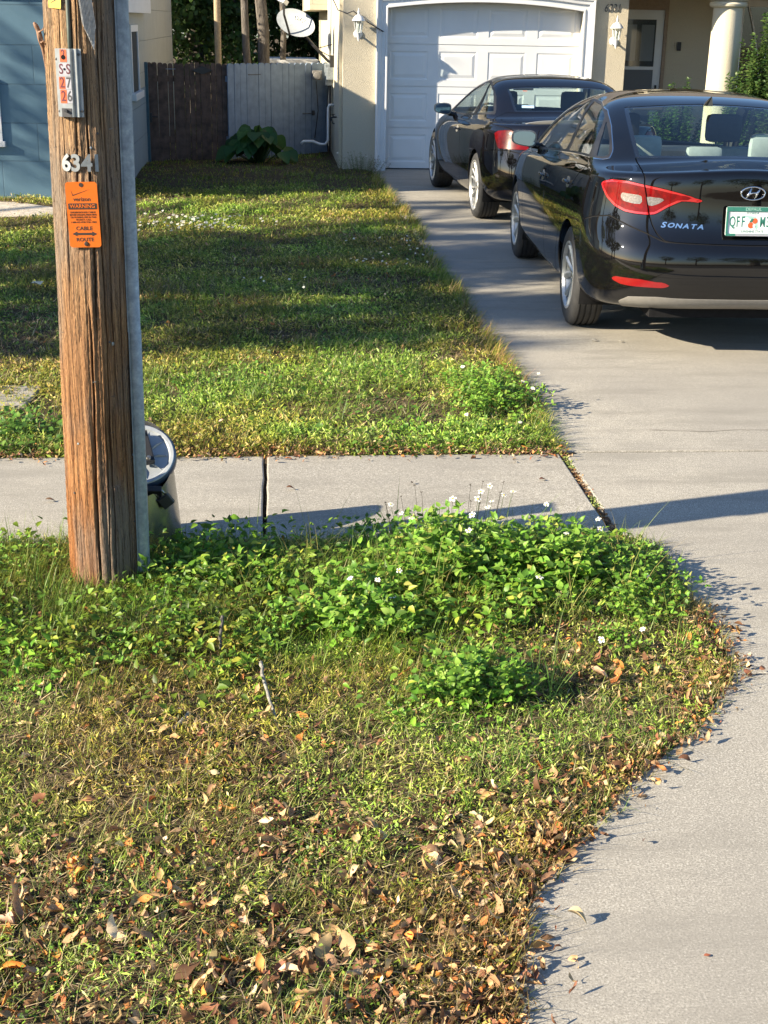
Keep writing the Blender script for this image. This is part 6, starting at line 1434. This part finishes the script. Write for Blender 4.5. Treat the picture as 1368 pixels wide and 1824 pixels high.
weed_plant('flowering_weed', .80, 4.22, .22, .18, .10, 36, 'low leafy weed with one small flower in front of the tall clump', BG, 25, flowers=1)
weed_plant('leafy_weed', .60, 3.66, .19, .14, .15, 64, 'round dark green leafy weed standing alone in the dry part of the verge', [(.10, .22, .03), (.15, .30, .035), (.21, .37, .05), (.08, .17, .025), (.27, .42, .07)], 26, leaf=(.030, .052), fh=.02, wfac=.62)
weed_plant('flowering_weed', 1.10, 3.98, .11, .09, .06, 18, 'small weed with a single white flower among dry grass near the driveway edge', BG, 27, flowers=2, leaf=(.018, .036), fh=.03)
weed_plant('leafy_weed', -.40, 4.46, .22, .07, .07, 26, 'leafy vine climbing round the foot of the pole', [(.09, .19, .025), (.16, .29, .04), (.24, .36, .06), (.06, .13, .02)], 28, leaf=(.024, .045), trif=False)
weed_plant('leafy_weed', -.66, 4.34, .26, .08, .05, 24, 'yellow-green creeper in front of the pole', [(.12, .21, .03), (.20, .31, .045), (.28, .36, .06)], 29, leaf=(.022, .042), trif=False)
weed_plant('leafy_weed', 1.17, 7.05, .28, .50, .17, 110, 'bright green leafy weed patch spilling onto the driveway near the footpath corner', BG, 30, flowers=4, leaf=(.03, .06), fr=.012)
weed_plant('leafy_weed', .95, 6.42, .30, .22, .09, 44, 'low leafy weeds at the corner where footpath meets driveway', BG, 31, flowers=2, leaf=(.024, .05))
weed_plant('leafy_weed', -1.15, 6.45, .42, .26, .10, 62, 'dark broad leafed weeds behind the footpath at the left edge', [(.06, .14, .025), (.09, .19, .03), (.13, .25, .04)], 32, leaf=(.035, .065), trif=False, wfac=.75)
weed_plant('flowering_weed', -.72, 13.0, .50, .32, .14, 60, 'patch of tiny white flowers in the shaded lawn right of the pole', [(.08, .15, .03), (.12, .19, .04)], 33, leaf=(.02, .04), fr=.014, fspots=[(random.gauss(0, .30), random.gauss(0, .14), random.uniform(.10, .24)) for _ in range(95)], cat='weed')
weed_plant('flowering_weed', -.05, 10.1, .35, .4, .09, 34, 'weed with a few white flowers in the middle of the shaded lawn', [(.08, .15, .03), (.13, .2, .04)], 34, leaf=(.025, .05), flowers=6, fr=.012)
weed_plant('flowering_weed', .95, 11.6, .4, .9, .08, 60, 'sprinkling of small white flowers along the driveway edge of the lawn', [(.08, .15, .03), (.13, .2, .04)], 35, leaf=(.02, .045), flowers=30, fr=.010)
weed_plant('scrubby_weed', 1.20, 18.75, .42, .35, .26, 90, 'scrubby brown-green weeds at the foot of the garage wall', [(.10, .13, .05), (.16, .17, .07), (.20, .15, .09)], 36, leaf=(.02, .04), trif=False, flowers=4, fr=.015, wfac=.35)
# climbing shrub in front of the porch
weed_plant('porch_shrub', 6.42, 18.0, .66, .5, 2.0, 190, 'tall leafy green shrub reaching across the porch column at the right edge', [(.025, .055, .015), (.04, .085, .02), (.06, .12, .028), (.10, .16, .04)], 37, leaf=(.06, .11), trif=True, wfac=.6, cat='shrub', shape='ovate')
weed_plant('porch_shrub', 5.55, 19.2, .42, .3, 1.22, 60, 'low shaded shrub behind the sedan, left of the porch column', [(.04, .09, .02), (.06, .13, .025)], 38, leaf=(.06, .10), wfac=.6, cat='shrub')
e = empty('elephant_ear_plant', (-.17, 20.1, -.01)); tag(e, 'dark big-leafed elephant ear plant in front of the fence', 'plant')
rng = np.random.default_rng(8); n = 64; az = rng.uniform(0, 2*PI, n); rad = rng.uniform(.05, .50, n); T = np.stack([rad*np.cos(az), rad*np.sin(az)*.45-.1, .10+.42*(1-(rad/.55)**2)*rng.uniform(.6, 1.1, n)], 1); acc = Acc()
stems(acc, T*[.2, .2, 0], T, .016, rcol(n, [(.05, .10, .03)], rng=rng)); D = np.stack([np.cos(az)*.8, np.sin(az)*.8-.45, -rng.uniform(.3, 1.1, n)], 1)
Lf = rng.uniform(.22, .36, n); acc.add(leaves(T, D, np.tile([0, -.5, .9], (n, 1))+rng.normal(0, .15, (n, 3)), Lf, Lf*.68, rng.uniform(.1, .7, n), rng.uniform(.1, .35, n), rcol(n, [(.03, .09, .025), (.045, .13, .03), (.065, .15, .03)], rng=rng), 8, 'ovate', .01))
acc.build('foliage', M['foliage'], e)

# ---- sticks, loose leaves
def stick(pts, r, label, mat, knots=4):
    random.seed(int(pts[0][0]*100)); a = MB(); P = []
    for p, q in zip(pts[:-1], pts[1:]):
        for k in range(5): f = k/5; P.append(tuple(p[i]*(1-f)+q[i]*f+random.uniform(-.002, .002) for i in range(3)))
    P.append(pts[-1]); rr = [r*(1-.35*i/len(P))*random.uniform(.85, 1.15) for i in range(len(P))]; a.tube(P, rr, 9)
    return tag(a.build('fallen_stick', mat, smooth=True), label, 'stick', 'fallen sticks')
M['lichen'] = plain('lichen_bark', (.20, .19, .165), .9, var=.5, vs=120, bump=.5)
stick([(-.045, 3.74, .10), (-.04, 3.66, .085), (-.02, 3.56, .06), (.0, 3.48, .03)], .0060, 'pale lichen-spotted stick leaning in the verge grass', M['lichen'])
stick([(-.25, 3.52, .045), (-.28, 3.47, .035), (-.33, 3.43, .02)], .008, 'short grey stick stub lying in dead leaves', M['lichen'])
stick([(-.17, 4.03, .12), (-.175, 3.96, .10), (-.175, 3.90, .07)], .006, 'short brown twig upright in the vines', M['bark'])
def loose(x, y, ang, L, col, label, seed, fold=.4, curl=.8, z=.003):
    r = np.random.default_rng(seed); V, F, C = leaves(np.array([[0., 0, .006]]), np.array([[math.cos(ang), math.sin(ang), .05]]), np.array([[.05, -.1, 1.]]), np.array([L]), np.array([L*.42]), np.array([curl]), np.array([fold]), np.array([col]), 8, 'oval', .01)
    V[:, 2] -= V[:, 2].min(); o = mobj('fallen_leaf', V, F, M['litter'], None, True, col=C, loc=(x, y, z)); tag(o, label, 'leaf', 'loose leaves on the concrete')
for a_ in ((.655, 2.575, -.5, .062, (.50, .40, .24), 'curled cream leaf on the driveway, the palest of the loose leaves', 1, .9, 1.2), (.55, 2.475, .15, .06, (.55, .24, .06), 'orange leaf lying flat on the driveway just below the pale one', 2, .3, .4), (1.02, 2.24, .3, .032, (.30, .09, .04), 'reddish leaf at the bottom right of the driveway', 3, .5, .5), (.905, 2.86, 1.2, .026, (.20, .07, .035), 'small dark brown curled leaf alone on the driveway', 4, .9, 1.5),
           (.93, 2.43, .2, .02, (.32, .10, .05), 'tiny red leaf fragment on the lower driveway', 5, .2, .3), (1.20, 3.36, .5, .035, (.50, .18, .05), 'orange leaf just off the litter edge on the driveway', 6, .5, .6), (1.18, 5.72, .4, .045, (.16, .06, .03), 'dark brown leaf on the footpath slab near the joint', 7, .5, .6), (.05, 5.62, .2, .05, (.18, .08, .04), 'brown leaf on the footpath right of the narrow joint', 8, .5, .9), (.60, 5.68, 1.1, .03, (.12, .06, .03), 'small dark leaf on the middle of the footpath slab', 9, .8, 1.), (-.96, 5.5, .1, .05, (.16, .09, .05), 'brown leaf on the footpath left of the pole', 10, .4, .7), (2.05, 8.55, .3, .06, (.45, .42, .36), 'pale leaf in the shadow under the sedan bumper', 11, .3, .5), (2.22, 8.52, .1, .05, (.45, .42, .36), 'second pale leaf in the shadow under the sedan, right of the first', 12, .3, .5)): loose(*a_)
# moss and debris in the joint
acc = Acc(); n = 900; y = RNG.uniform(4.95, 6.2, n); x = 1.372+RNG.normal(0, .008, n)+(RNG.uniform(0, 1, n) < .12)*RNG.normal(0, .02, n); mossy = (np.abs(y-6.0) < .10) | (np.abs(y-5.45) < .07); Lf = RNG.uniform(.008, .022, n)
acc.add(leaves(np.stack([x, y, np.full(n, -.012)+RNG.uniform(0, .014, n)], 1), rdir(n, -.1, .4), uprand(n, .4), Lf, Lf*.5, RNG.uniform(-.5, .8, n), RNG.uniform(0, .5, n), np.where(mossy[:, None], rcol(n, [(.22, .26, .07)]), rcol(n, LEAFC)*.6), 3, 'oval'))
n = 700; x = -.04+RNG.normal(0, .004, n); y = RNG.uniform(5.0, 6.15, n); acc.add(leaves(np.stack([x, y, RNG.uniform(-.03, -.008, n)], 1), rdir(n, -.1, .4), uprand(n, .4), np.full(n, .008), np.full(n, .004), np.zeros(n), np.zeros(n), rcol(n, [(.05, .035, .02), (.10, .06, .03)]), 2, 'oval'))
tag(acc.build('joint_debris', M['litter']), 'moss and leaf crumbs packed in the footpath joints', 'debris', kind='stuff')
# stepping slab half sunk in the lawn at the left
o = MB(); slab_mesh(o, [(-1.75, 6.95), (-1.28, 6.92), (-1.25, 7.32), (-1.72, 7.36)], top=.035, th=.07)
tag(o.build('stepping_slab', M['concrete']), 'grey concrete slab half buried in the lawn behind the footpath', 'paving slab')
a = MB(); r = random.Random(3); a.add([(r.uniform(-.06, .06), r.uniform(-.05, .05), r.uniform(0, .05)) for _ in range(9)], [(0, 1, 2), (2, 3, 4), (4, 5, 6), (6, 7, 8), (1, 4, 7)])
tag(a.build('paper_scrap', M['white'], loc=(-1.72, 10.2, .05)), 'crumpled white scrap lying in the shaded lawn left of the pole', 'litter')

# ================================================================== TREES
def tree(name, x, y, h, tr, crowns, nleaf, lsize, cols, label, seed, group=None, cat='tree', lean=(0, 0), clump=.38, cn=90, aniso=(1, 1, 1)):
    rng = np.random.default_rng(seed); random.seed(seed); e = empty(name, (x, y, -.03)); tag(e, label, cat, group)
    a = MB(); top = Vector((lean[0], lean[1], h*.62)); pts = [(lean[0]*f**1.5+random.uniform(-.03, .03), lean[1]*f**1.5+random.uniform(-.03, .03), h*.62*f) for f in np.linspace(0, 1, 8)]
    a.tube(pts, [tr*(1.35 if i == 0 else 1-.055*i) for i in range(8)], 12)
    for (cx, cy, cz, rx, ry, rz) in crowns:
        for k in range(5):
            st = pts[random.randint(3, 7)]; t = (cx+random.uniform(-.6, .6)*rx, cy+random.uniform(-.6, .6)*ry, cz+random.uniform(-.5, .5)*rz); m = tuple((st[i]+t[i])/2+random.uniform(-.2, .2) for i in range(3)); a.tube([st, m, t], [tr*.42, tr*.25, tr*.08], 7)
    a.build('trunk', M['bark'], e, True)
    acc = Acc(); vol = np.array([c[3]*c[4]*c[5] for c in crowns]); ns = (nleaf*vol/vol.sum()).astype(int)
    for (cx, cy, cz, rx, ry, rz), n in zip(crowns, ns):
        nc = max(8, int(n/cn)); d = rng.normal(0, 1, (nc, 3)); d /= np.linalg.norm(d, axis=1, keepdims=True); d *= rng.uniform(.35, 1.05, (nc, 1))**.6
        C = np.array([cx, cy, cz])+d*[rx, ry, rz]; k = rng.integers(0, nc, n); P = C[k]+rng.normal(0, 1, (n, 3))*np.array(aniso)*clump*rng.uniform(.5, 1.2, (nc, 1))[k]
        L = rng.uniform(.7, 1.3, n)*lsize; cc = rcol(nc, cols, .25, rng=rng)[k]*rng.uniform(.8, 1.2, (n, 1))
        acc.add(leaves(P, rng.normal(0, 1, (n, 3)), rng.normal(0, 1, (n, 3)), L, L*.5, np.zeros(n)+.4, np.zeros(n)+.2, cc, 2, 'oval'))
    acc.build('crown', M['foliage'], e); return e
DK = [(.035, .075, .02), (.05, .10, .025), (.075, .13, .03), (.10, .15, .04)]
MID = [(.06, .12, .025), (.09, .16, .035), (.13, .20, .045)]
# casting the dappled shade: stand left of the frame
tree('shade_tree', -7.8, 8.0, 6.2, .17, [(0.2, .3, 4.0, 1.9, 2.6, 1.5), (-.6, -.6, 5.0, 1.6, 1.8, 1.2), (.6, 1.6, 3.3, 1.3, 1.3, .9), (.3, -1.4, 3.0, 1.0, .9, .7)], 27000, .12, MID, 'leafy tree left of the frame shading the lawn', 50, clump=.22, cn=210, aniso=(1.8, .55, .7))
tree('shade_tree', -12.4, 13.9, 7.4, .18, [(0, 0, 5.8, 1.7, 1.4, 1.5), (.5, -.3, 4.7, 1.2, .8, .9)], 6500, .12, MID, 'leafy tree beside the blue house dappling its front wall', 51, clump=.20, cn=200, aniso=(1.4, .7, .8))
tree('shade_tree', -13.5, 6.6, 9.5, .22, [(0, 0, 7.4, 2.0, 2.6, 1.4), (.8, 1.8, 6.4, 1.3, 1.8, .9), (.2, 4.2, 7.9, 1.6, 2.0, .6), (0, 7.6, 8.2, 1.5, 2.0, .5)], 21000, .13, MID, 'tall tree further left casting streaks over the driveway and cars', 52, clump=.22, cn=230, aniso=(1.8, .5, .7))
# beyond the fences
bk = [(-6.5, 27, 9, 'dense dark tree behind the blue house', DK), (-3.6, 28.5, 8, 'dark bushy tree beyond the brown fence', MID), (-1.6, 31, 9, 'dense tree between the trunks beyond the fence', DK), (1.2, 32, 9, 'dark tree behind the satellite dish', DK), (-4.6, 33, 10, 'tall backdrop tree on the left beyond the fence', DK), (3.4, 33.5, 10, 'tall backdrop tree behind the cream house', DK), (-9.5, 32, 10, 'far left backdrop tree', DK), (-5.5, 39, 11, 'dark backdrop tree far behind the brown fence', DK), (-1.5, 39, 11, 'dark backdrop tree far behind the leaning trunk', DK), (2.0, 40, 11, 'dark backdrop tree far behind the dish', DK), (-2.9, 25.8, 3.2, 'yellow-green shrub above the brown fence beside the blue house', MID)]
for i, (x, y, h, lb, cl) in enumerate(bk):
    small = h < 4
    tree('background_tree', x, y, h, .10 if small else .2, [(0, 0, h*.5, 1.2, .9, h*.42)] if small else [(0, 0, h*.45, 2.1, 1.4, h*.42), (.9, -.3, h*.25, 1.5, 1., h*.22), (-1., .2, h*.28, 1.5, 1., h*.24)], 5000 if small else 15000, .12 if small else .20, cl, lb, 60+i, 'trees beyond the back fences', clump=.22 if small else .35)
def bare(x, y, r, h, lean, label, seed):
    random.seed(seed); a = MB(); pts = [(lean*f+random.uniform(-.04, .04)*(f > 0), random.uniform(-.03, .03), h*f) for f in np.linspace(0, 1, 9)]; a.tube(pts, [r*(1.2 if k == 0 else 1-.05*k) for k in range(9)], 12)
    e = empty('bare_trunk', (x, y, -.03)); tag(e, label, 'tree trunk', 'bare trunks beyond the fence'); a.build('trunk', M['bark'], e, True)
    b = MB(); b.tube([pts[-3], (pts[-3][0]+.8, .2, h*.95), (pts[-3][0]+1.4, .1, h*1.1)], [r*.5, r*.3, r*.12], 8); b.build('branch', M['bark'], e, True)
bare(-.36, 25.5, .075, 6, -.25, 'brown trunk beyond the grey fence, middle of the three', 1); bare(-.02, 26.5, .12, 7, -.5, 'thick leaning pale trunk beyond the grey fence', 2); bare(.22, 27.0, .06, 7, .1, 'dark trunk right of the leaning pale one', 3)
a = MB(); a.lathe([(0, -.1), (.055, -.1), (.05, 7), (0, 7)], 16); tag(a.build('wooden_post', plain('pale_timber', (.34, .26, .16), .85, var=.2), loc=(-.86, 24, 0), smooth=False), 'tall pale timber post beyond the brown fence', 'post')
# across the street, seen only as reflections
for i, (x, y, h) in enumerate(((-6, -16, 8), (2.5, -19, 9), (9, -15, 7))):
    tree('street_tree', x, y, h, .22, [(0, 0, h*.62, 2.6, 2.2, h*.3), (1.2, .3, h*.5, 1.6, 1.5, h*.2)], 5000, .24, DK, ['tree across the street, left of the camera', 'tallest tree across the street behind the camera', 'tree across the street, right of the camera'][i], 80+i, 'trees across the street', clump=.5)
